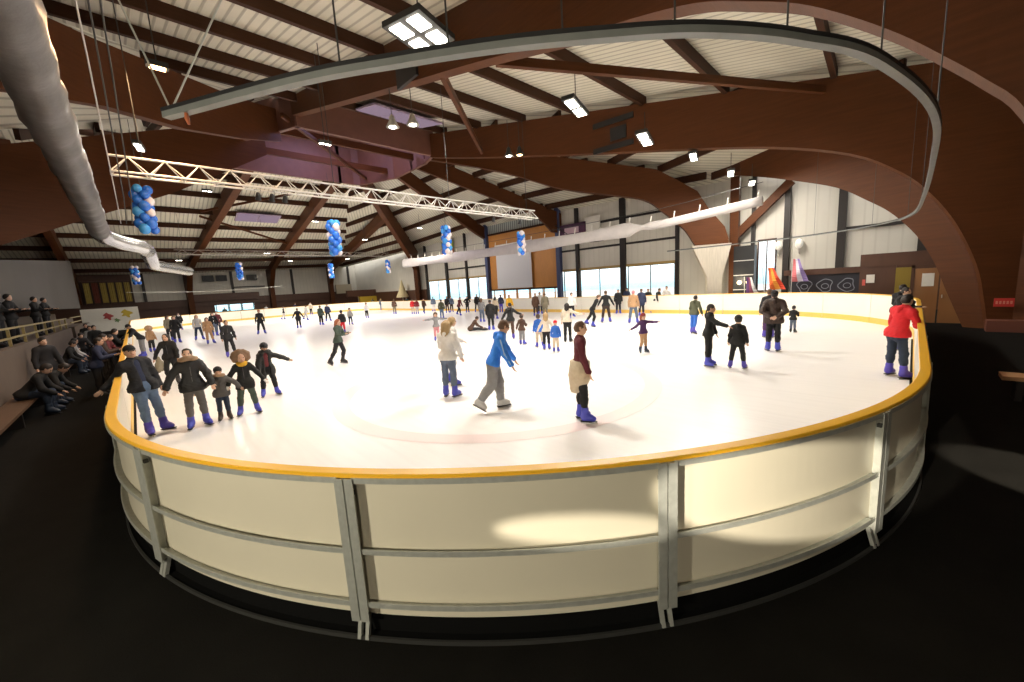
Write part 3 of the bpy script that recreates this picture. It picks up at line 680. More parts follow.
def along(prof):
    vs = []; fs = []; k = len(prof)
    for i, p in enumerate(KT):
        d = KT[min(i+1, len(KT)-1)]-KT[max(i-1, 0)]; d /= np.linalg.norm(d); nn = (d[1], -d[0])
        vs += [(p[0]+nn[0]*o, p[1]+nn[1]*o, z) for o, z in prof]
    for i in range(len(KT)-1):
        for q in range(k): fs.append((i*k+q, i*k+(q+1) % k, (i+1)*k+(q+1) % k, (i+1)*k+q))
    mb = MB(); mb.add(vs, fs+[tuple(range(k)), tuple(reversed(range((len(KT)-1)*k, len(KT)*k)))]); return mb
M_trk = mat('track_metal', (.22, .23, .22), .45, .4, var=.2)
B(along([(-.03, ZT-.02), (.03, ZT-.02), (.03, ZT+.022), (.022, ZT+.022), (.022, ZT-.01), (-.022, ZT-.01), (-.022, ZT+.022), (-.03, ZT+.022)]), 'rail', M_trk)
B(along([(-.034, ZT+.023), (.034, ZT+.023), (.034, ZT+.047), (-.034, ZT+.047)]), 'cable_strip', M_black)
for q in range(2, len(KT)-1, 9):
    p = Vector((KT[q][0], KT[q][1], ZT+.03)); top = p.copy(); top.z = 6.4 if p.x < 12 else 7.6
    if p.x > 3 or p.y < 3: B(MB().tube([p, top], .006, 6), 'hanger_rod', M_edge)
E0 = Vector((KT[0][0], KT[0][1], ZT+.03))
B(MB().tube([E0+Vector((.03, -.05, 0)), E0+Vector((-.35, .9, 2.1))], .007, 6), 'guy_wire', M_galv)
B(MB().tube([E0+Vector((.03, -.05, 0)), E0+Vector((1.3, -.9, 2.6))], .006, 6), 'guy_wire', M_galv)
o = MB().tube([E0+Vector((.10, -.2, -.045)), E0+Vector((.10, -.2, -.09)), E0+Vector((.105, -.2, -.13))], [.010, .016, .008], 8).build('orange_strap', mat('orange_strap', (.45, .12, .04), .6)); tag(o, 'short orange strap dangling from the cut end of the hanging rail', 'strap')

# big grey wrapped air duct
pts = [Vector((-.56, y, 5.6+.02*math.sin(y))) for y in np.linspace(3.2, 24.5, 70)]
mb = MB(); rr = [.31*(1+.05*math.sin(i*1.7)+.04*math.sin(i*.61)) for i in range(len(pts))]
mb.tube(pts, rr, 18)
t = thing('air_duct', 'long sagging air duct wrapped in grey plastic along the left', 'air duct', (-.56, 14, 5.6))
mb.v = [tuple(Vector(v)-t.location+Vector((.012*math.sin(9*v[1]+7*v[2]), 0, .02*math.sin(5*v[1]+9*v[0])))) for v in mb.v]
mb.build('duct_sleeve', mat('grey_plastic_wrap', (.10, .092, .09), .45, var=.25, scale=2.2, bump=.5, bscale=5, spec=.5), t, True)
for y in np.linspace(4, 24, 9):
    MB().tube([(.0, y-14, .3), (.0, y-14, 1.6)], .014, 5).build('hanger_wire', M_edge, t)
t = thing('silver_duct', 'bare silver elbow duct at the far end of the wrapped duct', 'air duct', (-.25, 27.0, 5.45))
MB().tube([(-.33, -2.4, .15), (-.2, -1.4, .1), (.3, -.4, -.02), (1.0, 1, -.05), (1.25, 2.5, -.1)], .34, 16).build('elbow', mat('silver_foil', (.6, .6, .6), .25, .9, bump=.3, bscale=12), t, True)
MB().tube([(1.25, 2.5, -.1), (1.7, 10, -.3), (3.9, 14, -.5)], .36, 16).build('straight_duct', mat('silver_foil', (.6, .6, .6), .25, .9), t, True)
# loose ropes near the duct
t = thing('rope_bundle', 'bundle of grey ropes hanging down beside the wrapped duct', 'rope', (.15, 10, 5))
for k in range(3):
    MB().tube([(-.15+.10*k, -6.2+.5*k, 1.2+.1*k), (-.1+.12*k, -1, .9), (-.05+.15*k, 5.2, .3), (-.05+.12*k, 6.4, -.2)], .011, 6).build('rope', M_edge if k else M_metal, t)

# lighting truss over the near part of the rink
def truss(name, lab, x0, x1, y, z, H_, bays, m_, drop):
    t = thing(name, lab, 'truss', ((x0+x1)/2, y, z)); L = x1-x0; r = .028
    A_ = [(-L/2, -.2, 0), (-L/2, .2, 0), (-L/2, 0, H_)]
    for (a, b, c) in A_: MB().tube([(a, b, c), (-a, b, c)], r, 6).build('chord', m_, t)
    for i in range(bays):
        xa = -L/2+L*i/bays; xm = xa+L/bays/2; xb = xa+L/bays
        for yy in (-.2, .2):
            MB().tube([(xa, yy, 0), (xm, 0, H_), (xb, yy, 0)], r*.6, 5).build('lacing', m_, t)
        MB().tube([(xa, -.2, 0), (xa, .2, 0)], r*.6, 5).build('cross_strut', m_, t)
    for xx in np.linspace(-L/2+.6, L/2-.6, 4): MB().tube([(xx, 0, H_), (xx, 0, H_+drop)], .012, 5).build('suspension_wire', M_edge, t)
    return t
truss('lighting_truss', 'long pale lattice lighting truss hung across the near part of the rink', .08, 15.0, 13.4, 5.52, .40, 22, M_metal, 4.2)
truss('lighting_truss', 'far thin lattice truss running above the far balloon row', 3.2, 23.0, 44.5, 6.6, .40, 18, mat('dim_truss', (.35, .32, .28), .5, .3), 3)
# theatre lamps clamped to the truss
for k, (x, lab) in enumerate(((3.05, 'left black theatre lamp of three under the middle of the truss'), (3.4, 'middle black theatre lamp of three under the middle of the truss'), (3.75, 'right black theatre lamp of three under the middle of the truss'), (12.2, 'black theatre lamp under the right part of the truss'), (13.9, 'black theatre lamp with lit lens near the right end of the truss'))):
    t = thing('theatre_lamp', lab, 'stage lamp', (x, 13.4, 5.3), 'lamps on the truss'); t.scale = (.62, .62, .62)
    MB().lathe([(.06, .18), (.10, .1), (.12, -.12), (.135, -.16)], (0, 0, 0), 12, Matrix.Rotation(.5, 3, 'X')).build('housing', M_black, t)
    MB().tube([(-.13, 0, .02), (-.13, 0, .3), (.13, 0, .3), (.13, 0, .02)], .012, 5).build('yoke', M_black, t)
    MB().lathe([(.118, -.155), (.118, -.165)], (0, 0, 0), 12, Matrix.Rotation(.5, 3, 'X')).build('lens', emis('lens_glow', (1, .9, .75), 3 if k == 4 else 3) if k in (4,) else M_edge, t)

# balloon columns
random.seed(3)
M_bb = [mat('balloon_blue', (.02, .14, .62), .25, spec=.6), mat('balloon_pale', (.72, .66, .68), .25, spec=.6), mat('balloon_light_blue', (.05, .30, .75), .25, spec=.6)]
ball_me = {}
def balloon_column(lab, x, y, zc, hh=1.5, warm=False):
    t = thing('balloon_column', lab, 'balloons', (x, y, zc), 'hanging balloon columns')
    lv = 8
    for i in range(lv):
        for j in range(3):
            a = i*.9+j*2*PI/3; z = hh/2-.12-i*(hh-.24)/(lv-1)
            r = .14+random.uniform(-.02, .02); mi = 1 if random.random() < .36 else (2 if random.random() < .3 else 0)
            o = MB().lathe([(r*math.sin(PI*q/8)+1e-4, -r*1.12*math.cos(PI*q/8)) for q in range(9)], (.165*math.cos(a), .165*math.sin(a), z), 12).build('balloon', M_bb[mi], t, True)
    MB().tube([(0, 0, hh/2), (0, 0, hh/2+2.0)], .008, 5).build('string', M_edge, t)
for a in (('blue and peach balloon column at the upper left, nearest, under the truss end', .72, 17.6, 5.45), ('blue and white balloon column hanging left of centre below the truss', 6.8, 18.0, 4.85), ('blue and white balloon column left of the green sign', 12.8, 18.0, 4.98), ('small blue balloon column in front of the orange gable boards', 18.7, 18.0, 4.98),
          ('far blue balloon column under the silver duct elbow', .52, 45, 4.95), ('far blue balloon column before the black loudspeakers', 7.4, 43, 5.0), ('far blue balloon column between the middle and rightmost far legs', 15.5, 43, 4.9), ('far blue balloon column in front of the far right wall corner', 22, 43, 5.3)):
    balloon_column(*a)

# rolled-up white net along the window side
pts = []
t = thing('net_roll', 'long rolled-up white net hanging above the window side of the rink', 'net', (22, 22, 5.2))
ys = np.linspace(5.2, 39.5, 80)
def zc(y): return 5.12 + (.25 if y < 10 else 0)*(10-y)/5 + .22*((y-22)/17)**2
mb = MB(); vs = []; fs = []
for i, y in enumerate(ys):
    h = (.22 if y < 11.5 else .40+.05*math.sin(y*.7)) * (.55 if abs(y-11.5) < .5 else 1); w = .16
    for k in range(12):
        a = 2*PI*k/12; vs.append((w*math.cos(a)*(1+.08*math.sin(7*y+k)), y-22, zc(y)-5.2+h*math.sin(a)))
for i in range(len(ys)-1):
    for k in range(12): fs.append((i*12+k, i*12+(k+1) % 12, (i+1)*12+(k+1) % 12, (i+1)*12+k))
mb.add(vs, fs+[tuple(range(12)), tuple(reversed(range((len(ys)-1)*12, len(ys)*12)))]); mb.build('net_bundle', mat('white_net', (.46, .43, .42), .8, var=.12, scale=3, bump=.4, bscale=8), t, True)
for y in np.linspace(5.4, 39, 26):
    h = .2 if y < 11.5 else .36
    MB().tube([(0, y-22, zc(y)-5.2+h*.9), (.02, y-22.05, zc(y)-5.2+h+.35)], .03, 5).build('hook', M_white, t)
MB().tube([(0, y-22, zc(y)-5.2+.85) for y in ys[::4]], .015, 5).build('carrier_wire', M_edge, t)
# ================================================================== people
# A body is one implicit surface (tapered capsules blended together) turned into a single mesh;
# garments are offset surfaces of the same limbs, cut at their hems.
def surface_net(F, org, h):
    """naive surface nets on a scalar grid (negative inside)"""
    S = F < 0
    nx, ny, nz = F.shape
    c = [S[i:nx-1+i, j:ny-1+j, k:nz-1+k] for i in (0, 1) for j in (0, 1) for k in (0, 1)]
    tot = sum(a.astype(np.int8) for a in c); act = (tot > 0) & (tot < 8)
    idx = -np.ones(act.shape, np.int64); I = np.argwhere(act); n = len(I)
    if n == 0: return np.zeros((0, 3)), np.zeros((0, 4), int)
    idx[act] = np.arange(n)
    acc = np.zeros((n, 3)); cnt = np.zeros(n)
    corners = [(i, j, k) for i in (0, 1) for j in (0, 1) for k in (0, 1)]
    vals = [F[I[:, 0]+i, I[:, 1]+j, I[:, 2]+k] for i, j, k in corners]
    for a in range(8):
        for b in range(a+1, 8):
            d = [abs(corners[a][q]-corners[b][q]) for q in range(3)]
            if sum(d) != 1: continue
            va, vb = vals[a], vals[b]; m_ = (va < 0) != (vb < 0)
            t = va[m_]/(va[m_]-vb[m_])
            ca, cb = np.array(corners[a]), np.array(corners[b])
            acc[m_] += ca + t[:, None]*(cb-ca); cnt[m_] += 1
    V = (I + acc/cnt[:, None])*h + org
    Q = []
    for ax in range(3):
        s0 = [slice(None)]*3; s1 = [slice(None)]*3; s0[ax] = slice(0, -1); s1[ax] = slice(1, None)
        A, B_ = S[tuple(s0)], S[tuple(s1)]
        E = np.argwhere(A != B_)
        o1, o2 = [q for q in range(3) if q != ax]
        ok = (E[:, o1] > 0) & (E[:, o2] > 0) & (E[:, o1] < F.shape[o1]-1) & (E[:, o2] < F.shape[o2]-1); E = E[ok]
        if not len(E): continue
        def cell(d1, d2):
            C = E.copy(); C[:, o1] -= d1; C[:, o2] -= d2; return idx[C[:, 0], C[:, 1], C[:, 2]]
        q = np.stack([cell(1, 1), cell(0, 1), cell(0, 0), cell(1, 0)], 1)
        fl = A[E[:, 0], E[:, 1], E[:, 2]]
        if ax == 1: fl = ~fl
        q[~fl] = q[~fl][:, ::-1]; Q.append(q)
    return V, np.concatenate(Q)
def mesh_np(name, V, Q, m_, parent=None):
    me = bpy.data.meshes.new(name); me.vertices.add(len(V)); me.vertices.foreach_set('co', V.astype(np.float32).ravel())
    me.loops.add(len(Q)*4); me.loops.foreach_set('vertex_index', Q.astype(np.int32).ravel())
    me.polygons.add(len(Q)); me.polygons.foreach_set('loop_start', np.arange(0, len(Q)*4, 4, dtype=np.int32))
    me.polygons.foreach_set('use_smooth', np.ones(len(Q), bool)); me.update(calc_edges=True); me.validate()
    if m_: me.materials.append(m_)
    o = bpy.data.objects.new(name, me); COL.objects.link(o)
    if parent is not None: o.parent = parent
    return o
class SDF:
    """list of prims; prim = (a, b, ra, rb, k, flat) in metres; flat = (axis, factor) squashes the depth"""
    def __init__(s): s.p = []; s.cuts = []; s.holes = []
    def cap(s, a, b, ra, rb=None, k=.03, flat=None): s.p.append((np.array(a, float), np.array(b, float), ra, ra if rb is None else rb, k, flat)); return s
    def hole(s, a, b, ra, rb): s.holes.append((np.array(a, float), np.array(b, float), ra, rb)); return s
    def cut(s, pt, n): s.cuts.append((np.array(pt, float), np.array(n, float))); return s        # keeps the side n points to
    def mesh(s, h, off=0.0, noise=0.0):
        lo = np.min([np.minimum(a-ra, b-rb) for a, b, ra, rb, k, f in s.p], 0)-off-3*h; hi = np.max([np.maximum(a+ra, b+rb) for a, b, ra, rb, k, f in s.p], 0)+off+3*h
        n = np.ceil((hi-lo)/h).astype(int)+1
        X, Y, Z = [np.arange(n[q])*h+lo[q] for q in range(3)]
        F = np.full(tuple(n), 9.0)
        for a, b, ra, rb, k, flat in s.p:
            r = max(ra, rb); mg = r+k+off+2.5*h
            sl = [slice(max(0, int((min(a[q], b[q])-mg-lo[q])/h)), min(n[q], int((max(a[q], b[q])+mg-lo[q])/h)+2)) for q in range(3)]
            P = np.stack(np.meshgrid(X[sl[0]], Y[sl[1]], Z[sl[2]], indexing='ij'), -1)
            d = b-a; L2 = max(1e-9, d@d); t = np.clip(((P-a)@d)/L2, 0, 1)
            e = P-a-t[..., None]*d
            if flat is not None:
                ax, f = flat; q = e@ax; dist = np.sqrt(np.maximum((e*e).sum(-1)-q*q, 0)+(q/f)**2)
            else: dist = np.sqrt((e*e).sum(-1))
            v = dist-(ra+t*(rb-ra)); cur = F[tuple(sl)]
            hh = np.maximum(k-np.abs(cur-v), 0)/max(k, 1e-6)
            F[tuple(sl)] = np.minimum(cur, v)-hh*hh*k*.25
        F -= off
        if noise:
            XX, YY, ZZ = np.meshgrid(X, Y, Z, indexing='ij')
            F += noise*(np.sin(XX*61+2*np.sin(ZZ*33))*np.sin(YY*57+1)*np.sin(ZZ*64+3)+.5*np.sin(XX*24+ZZ*35))
        for a, b, ra, rb in s.holes:
            P = np.stack(np.meshgrid(X, Y, Z, indexing='ij'), -1); d = b-a; t = np.clip(((P-a)@d)/(d@d), 0, 1); e = P-a-t[..., None]*d
            F = np.maximum(F, ra+t*(rb-ra)-np.sqrt((e*e).sum(-1)))
        for pt, nn in s.cuts:
            XX, YY, ZZ = np.meshgrid(X, Y, Z, indexing='ij')
            F = np.maximum(F, -((XX-pt[0])*nn[0]+(YY-pt[1])*nn[1]+(ZZ-pt[2])*nn[2]))
        return surface_net(F, lo, h)
def unit(v): v = np.array(v, float); return v/np.linalg.norm(v)
SKIN = [(.62, .38, .27), (.55, .33, .23), (.46, .27, .18), (.68, .44, .33)]
COLR = dict(black=(.007, .007, .008), dark=(.014, .014, .018), navy=(.02, .028, .07), blue=(.03, .14, .55), royal=(.03, .20, .72), grey=(.22, .22, .23), lgrey=(.45, .44, .44), white=(.74, .72, .70), cream=(.72, .64, .52),
            beige=(.55, .46, .34), tan=(.42, .25, .13), brown=(.085, .042, .025), dbrown=(.04, .022, .016), red=(.62, .012, .02), dred=(.20, .015, .02), burg=(.10, .012, .022), pink=(.55, .22, .24), olive=(.075, .08, .045),
            jeans=(.055, .10, .19), ljeans=(.13, .20, .33), djeans=(.022, .035, .065), green=(.05, .075, .06), teal=(.03, .06, .07), yellow=(.70, .40, .03), purple=(.07, .025, .10), orange=(.5, .16, .04), violet=(.075, .055, .42), bviolet=(.06, .07, .50),
            blond=(.40, .27, .13), hbrown=(.10, .05, .026), dgrey=(.075, .07, .068), mgrey=(.12, .112, .11), curl=(.17, .095, .05), hdark=(.018, .012, .010), ginger=(.28, .08, .03), fur=(.30, .19, .11), khaki=(.18, .16, .11), maroon=(.13, .02, .025), greyblue=(.10, .13, .19), lblue=(.30, .42, .62))
def cm(c, kind='cloth'):
    return mat('%s_%s' % (kind, c), COLR[c], {'cloth': .82, 'hair': .6, 'skate': .42, 'puff': .6}[kind], var=.18, scale=14, bump=.18 if kind != 'skate' else 0, bscale=70 if kind == 'cloth' else 40)
M_zip = mat('zip_metal', (.10, .10, .105), .4, .6); M_sole = mat('skate_sole', (.02, .02, .02), .5); M_blade = mat('skate_blade', (.6, .6, .62), .25, .95)
M_eye = mat('eye', (.015, .012, .01), .3); M_mouth = mat('lips', (.36, .12, .10), .6)
DN = ((.05, .20, -1), (.22, .06, -1))
ARM = dict(down=DN, relax=((.12, .28, -1), (.35, .12, -1)), out=((.1, .75, -.55), (.1, .9, -.35)), tee=((.05, 1, -.12), (.1, 1, -.05)), fwd=((.55, .2, -.8), (.9, .05, -.45)), reach=((.8, .15, -.55), (1, .05, -.15)),
           back=((-.45, .35, -.9), (-.35, -.75, -.55)), hold=((.35, .25, -.9), (.9, -.35, .15)), hip=((-.2, .6, -.8), (.5, -.6, -.5)), half=((.1, .5, -.85), (.25, .45, -.9)), phone=((.3, .3, -.9), (.6, -.2, .8)), swing=((-.45, .25, -.85), (-.2, .2, -1)), elbow=((-.35, .55, -.75), (.2, .95, -.05)))
LEG = dict(st=((.04, .05, -1), (-.04, .03, -1)), wide=((.05, .18, -1), (-.05, .12, -1)), bent=((.32, .07, -1), (-.28, .05, -1)), fwd=((.42, .05, -1), (.02, .03, -1)), backl=((-.28, .10, -1), (-.62, .10, -1)), push=((-.45, .28, -1), (-.75, .25, -1)),
           side=((.0, .38, -1), (-.1, .38, -1)), lift=((.1, .05, -1), (-.85, .05, -.8)), sit=((1, .15, -.05), (-.05, .0, -1)), kick=((.55, .25, -1), (.35, .2, -1)))
NPERS = [0]
def person(label, pos, h=1.7, phi=0.0, al='relax', ar='relax', ll='st', lr='st', lean=(3, 0), head=(0, 0), top=('jacket', 'black'), bot=('trousers', 'dark'), hair=('short', 'hbrown'), hat=None, skate='violet', res=.022,
           scarf=None, hood=None, skirt=None, bag=None, kid=False, skin=None, group=None, ground=0.0, hem=None, fingers=None, gloves=None, wide=1.0, roll=0.0, heading=None, seat=None, hockey=False, stripe=None, shirt=None):
    NPERS[0] += 1; rnd = random.Random(NPERS[0])
    skin = rnd.choice(SKIN) if skin is None else SKIN[skin]
    near_ = res <= .016
    if fingers is None: fingers = res <= .0135
    p = np.array(pos, float)
    tc = -p[:2]/np.linalg.norm(p[:2]); rt = np.array([-tc[1], tc[0]])      # towards the viewer; picture right
    f = math.cos(math.radians(phi))*tc + math.sin(math.radians(phi))*rt
    if heading is not None: f = np.array(heading, float); f /= np.linalg.norm(f)
    rot = math.atan2(f[1], f[0])-PI/2
    U = h; hs = 1.0 if not kid else 1.28
    lg = 1.0 if not kid else .93
    la, ls = math.radians(lean[0]), math.radians(lean[1])
    S = unit((math.sin(ls), math.sin(la)*math.cos(ls), math.cos(la)*math.cos(ls)))
    FW = unit(np.array((0, 1, 0))-S*S[1]); RT = np.cross(FW, S)
    P = np.zeros(3); Wt = P+.10*U*S; C = P+.275*U*S; NK = P+.315*U*S
    sw = (.098 if not kid else .092)*wide
    def vec(v, sg): return unit(np.array((sg*v[1], v[0], v[2])))
    yaw, pit = math.radians(head[0]), math.radians(head[1])
    hd = unit(S+np.array((0, .12, .25)))
    HF = unit(math.cos(yaw)*math.cos(pit)*FW + math.sin(yaw)*RT*math.cos(pit) - math.sin(pit)*np.array((0, 0, 1.0)))
    HC = NK+hd*.098*U*(hs*.55+.45); HU = unit(hd-HF*(hd@HF)); HR = np.cross(HF, HU)
    J = {}
    for sg, n, A_, L_ in ((-1, 'l', al, ll), (1, 'r', ar, lr)):
        A_ = ARM[A_] if isinstance(A_, str) else A_; L_ = LEG[L_] if isinstance(L_, str) else L_
        sh = C+RT*sg*sw*U; el = sh+vec(A_[0], sg)*.165*U; wr = el+vec(A_[1], sg)*.150*U
        hp = P+RT*sg*.050*U-S*.01*U; kn = hp+vec(L_[0], sg)*.245*U*lg; an = kn+vec(L_[1], sg)*.235*U*lg
        toe = unit(np.array((sg*.30, 1.0, 0))); sd = vec(L_[1], sg)
        toe = unit(toe-sd*(toe@sd)*.75)
        J[n] = (sh, el, wr, hp, kn, an, toe, vec(A_[1], sg), sd)
    sole = .052*U*.9+.055         # ankle joint height above the ice, boot and blade included
    if seat is not None: dz = seat - (P[2]-.07*U)
    else:
        low = []
        for n in 'lr':
            an, toe, sd = J[n][5], J[n][6], J[n][8]; dn = unit(sd-toe*(sd@toe)); base = an+dn*.054*U
            low += [base[2]+toe[2]*.12*U, base[2]-toe[2]*.045*U]
        dz = (.038 if (skate and res < .03) else .0) - min(low)
    T = np.array((0, 0, dz))
    for n in J: J[n] = tuple(q+T if i < 6 else q for i, q in enumerate(J[n]))
    P, Wt, C, NK, HC = P+T, Wt+T, C+T, NK+T, HC+T
    fl = (FW, .70); KS = .05*U
    b = SDF()
    b.cap(J['l'][3], J['r'][3], .062*U*wide, k=KS, flat=(FW, .85)).cap(P, Wt, .070*U*wide, .062*U*wide, KS, fl).cap(Wt, C-S*.03*U, .064*U*wide, .074*U*wide, KS, fl)
    b.cap(J['l'][0]-RT*-.02*U, J['r'][0]-RT*.02*U, .042*U, k=KS, flat=(FW, .85)).cap(NK-S*.03*U, HC-HU*.03*U, .029*U, k=.02*U)
    hr = .052*U*hs
    b.cap(HC+HU*.012*U, HC-HU*.008*U+HF*.006*U, hr*1.03, hr*.97, .02*U, (HR, .86)).cap(HC-HU*.038*U*hs+HF*.014*U, HC-HU*.040*U*hs+HF*.028*U*hs, hr*.62, hr*.42, .03*U, None)
    if res < .024:
        b.cap(HC+HF*hr*.98+HU*.003*U, HC+HF*hr*1.16-HU*.014*U*hs, .006*U, .0095*U, .010*U)
        for sg in (-1, 1): b.cap(HC+HR*sg*hr*.86+HU*.006*U, HC+HR*sg*hr*.88-HU*.012*U, .010*U, .007*U, .008*U)
    for n, sg in (('l', -1), ('r', 1)):
        sh, el, wr, hp, kn, an, toe, ad, sd = J[n]
        b.cap(sh, el, .029*U, .023*U, .025*U).cap(el, wr, .0225*U, .0155*U, .02*U)
        b.cap(hp, kn, .052*U, .036*U, .035*U).cap(kn, an, .034*U, .023*U, .02*U).cap(kn+(an-kn)*.3-FW*.008*U, kn+(an-kn)*.4-FW*.008*U, .033*U, .03*U, .03*U)
        b.cap(an-sd*.0, an+toe*.085*U+sd*.02*U, .024*U, .018*U, .02*U)
        # hand: palm, four unequal bent fingers, thumb leaving the side
        side = unit(np.cross(ad, FW) if abs(ad@FW) < .95 else np.cross(ad, S)); pn = np.cross(side, ad)
        w1 = wr+ad*.045*U*.95
        b.cap(wr, w1, .0145*U, .019*U, .012*U, (pn, .55) if abs(pn@pn) > .5 else None)
        if fingers:
            cu = -FW*.0+pn*(.35 if (pn@RT)*sg < 0 else -.35)
            for q, (lf) in enumerate((.036, .042, .040, .032)):
                r0 = w1+side*(q-1.5)*.0105*U; m1 = r0+unit(ad+cu*.35)*lf*.55*U; m2 = m1+unit(ad+cu*1.5)*lf*.5*U
                b.cap(r0, m1, .0058*U, .0054*U, .004*U).cap(m1, m2, .0054*U, .0046*U, .004*U)
            th0 = wr+ad*.012*U+side*.014*U*(1 if (side@FW) > 0 else -1); tdir = unit(ad*.75+side*.65*(1 if (side@FW) > 0 else -1))
            b.cap(th0, th0+tdir*.022*U, .0075*U, .0066*U, .008*U).cap(th0+tdir*.022*U, th0+tdir*.02*U+unit(tdir+ad)*.02*U, .0064*U, .0054*U, .005*U)
        else:
            b.cap(w1, w1+ad*.034*U+FW*.006*U, .017*U, .010*U, .012*U, (pn, .6)); b.cap(wr+ad*.015*U, wr+ad*.03*U+FW*.024*U, .009*U, .007*U, .01*U)
    sk = mat('skin_%d' % int(skin[0]*100), skin, .55, var=.05)
    V, Q = b.mesh(res*.62 if fingers else res)
    o = mesh_np('person', V, Q, sk)
    o.location = (p[0], p[1], ground); o.rotation_euler = (0, math.radians(roll), rot)
    tag(o, label, 'person', group or 'people at the rink')
    # ---------- trousers
    kind, colr = bot
    off = {'trousers': .006, 'jeans': .005, 'leggings': .004, 'track': .014}[kind]*U
    g = SDF(); g.cap(J['l'][3], J['r'][3], .064*U*wide, k=KS, flat=(FW, .88)).cap(P, P+.07*U*S, .070*U*wide, .066*U*wide, KS, fl)
    for n in 'lr':
        sh, el, wr, hp, kn, an, toe, ad, sd = J[n]
        g.cap(hp, kn, .051*U, .037*U+off*.25, .03*U).cap(kn, an-sd*.048*U, .034*U+off*.2, .025*U+off*.45, .02*U).cap(kn+(an-kn)*.3-FW*.008*U, kn+(an-kn)*.4-FW*.008*U, .033*U, .03*U, .03*U)
    V, Q = g.mesh(res, off, .0034*U if near_ else 0)
    mesh_np({'leggings': 'leggings', 'jeans': 'jeans'}.get(kind, 'trousers'), V, Q, cm(colr), o)
    # ---------- top
    kind, colr = top
    off = {'jacket': .011, 'coat': .013, 'parka': .019, 'sweater': .008, 'shirt': .007}[kind]*U
    hz = hem if hem is not None else {'jacket': -.045, 'coat': -.15, 'parka': -.075, 'sweater': -.02, 'shirt': -.01}[kind]
    g = SDF(); g.cap(P, Wt, .070*U*wide, .064*U*wide, KS, fl).cap(Wt, C-S*.03*U, .066*U*wide, .075*U*wide, KS, fl).cap(J['l'][0]+RT*.02*U, J['r'][0]-RT*.02*U, .042*U, k=KS, flat=(FW, .85))
    g.cap(NK-S*.03*U, NK+S*.004*U, .036*U, .034*U, .03*U)
    if hz < -.03: g.cap(P, P+np.array((0, 0, hz*U-.05*U)), .073*U*wide, .078*U*wide, KS, (FW, .85))
    if hz < -.01:
        g.cap(J['l'][3], J['r'][3], .066*U*wide, k=KS, flat=(FW, .9))
        for n in 'lr': g.cap(J[n][3], J[n][3]+(J[n][4]-J[n][3])*min(1, max(.18, -hz*3.2)), .056*U*wide, .053*U*wide, .045*U)
    for n in 'lr':
        sh, el, wr, hp, kn, an, toe, ad, sd = J[n]
        g.cap(sh, el, .031*U, .025*U, .025*U).cap(el, el+(wr-el)*.90, .0245*U, .020*U, .02*U)
    if hz < -.03: g.cut(P+np.array((0, 0, hz*U)), (0, 0, 1))
    else: g.cut(P+S*hz*U, S)
    if shirt: g.hole(P+FW*(.095*U)-S*.12*U, C+FW*.105*U+S*.06*U, (.046 if kid else .034)*U, (.066 if kid else .054)*U)
    V, Q = g.mesh(res, off, (.0060 if kind == 'parka' else .0042)*U if near_ else 0)
    tp = mesh_np({'coat': 'coat', 'sweater': 'sweater', 'shirt': 'shirt', 'parka': 'parka'}.get(kind, 'jacket'), V, Q, cm(colr, 'puff' if kind == 'parka' else 'cloth'), o)
    if shirt:      # open front showing the shirt underneath
        g = SDF().cap(P, Wt, .070*U*wide, .064*U*wide, KS, fl).cap(Wt, C-S*.02*U, .066*U*wide, .074*U*wide, KS, fl).cap(NK-S*.03*U, NK+S*.002*U, .034*U, .033*U, .03*U)
        g.cut(P-S*.03*U, S); V, Q = g.mesh(res, .006*U, .002*U); mesh_np('shirt', V, Q, cm(shirt), o)
    if near_ and kind in ('jacket', 'coat', 'parka'):
        if not hood:
            g = SDF()
            for q in range(10):
                a_, b_ = 2*PI*q/10, 2*PI*(q+1)/10; cc = NK+S*.012*U
                g.cap(cc+.040*U*(RT*math.cos(a_)+FW*math.sin(a_)*.9), cc+.040*U*(RT*math.cos(b_)+FW*math.sin(b_)*.9), .015*U, .015*U, .01)
            g.cap(NK-FW*.055*U-S*.015*U, NK-FW*.062*U-S*.05*U, .034*U, .022*U, .02*U); V, Q = g.mesh(min(res, .014)); mesh_np('collar', V, Q, cm(colr), tp)
        if not shirt:
            zz = [P+S*hz*.7*U+FW*(.0665*U*wide+off), Wt+FW*(.0465*U*wide+off), C-S*.03*U+FW*(.055*U*wide+off), NK-S*.02*U+FW*(.040*U+off)]
            MBz = MB(); MBz.tube(zz, .004*U, 6); MBz.build('zip', M_sole if colr in ('white', 'lgrey', 'red', 'royal') else M_zip, tp)
    if stripe:
        for n in 'lr':
            sh, el, wr = J[n][:3]; sg = -1 if n == 'l' else 1
            g = SDF().cap(sh+RT*sg*(.029*U+off), el+RT*sg*(.022*U+off), .008*U).cap(el+RT*sg*(.022*U+off), wr+RT*sg*(.012*U+off), .007*U); V, Q = g.mesh(res*.6); mesh_np('sleeve_stripe', V, Q, cm(stripe), tp)
    # ---------- skates
    shoe = not skate; skc = skate or 'dark'
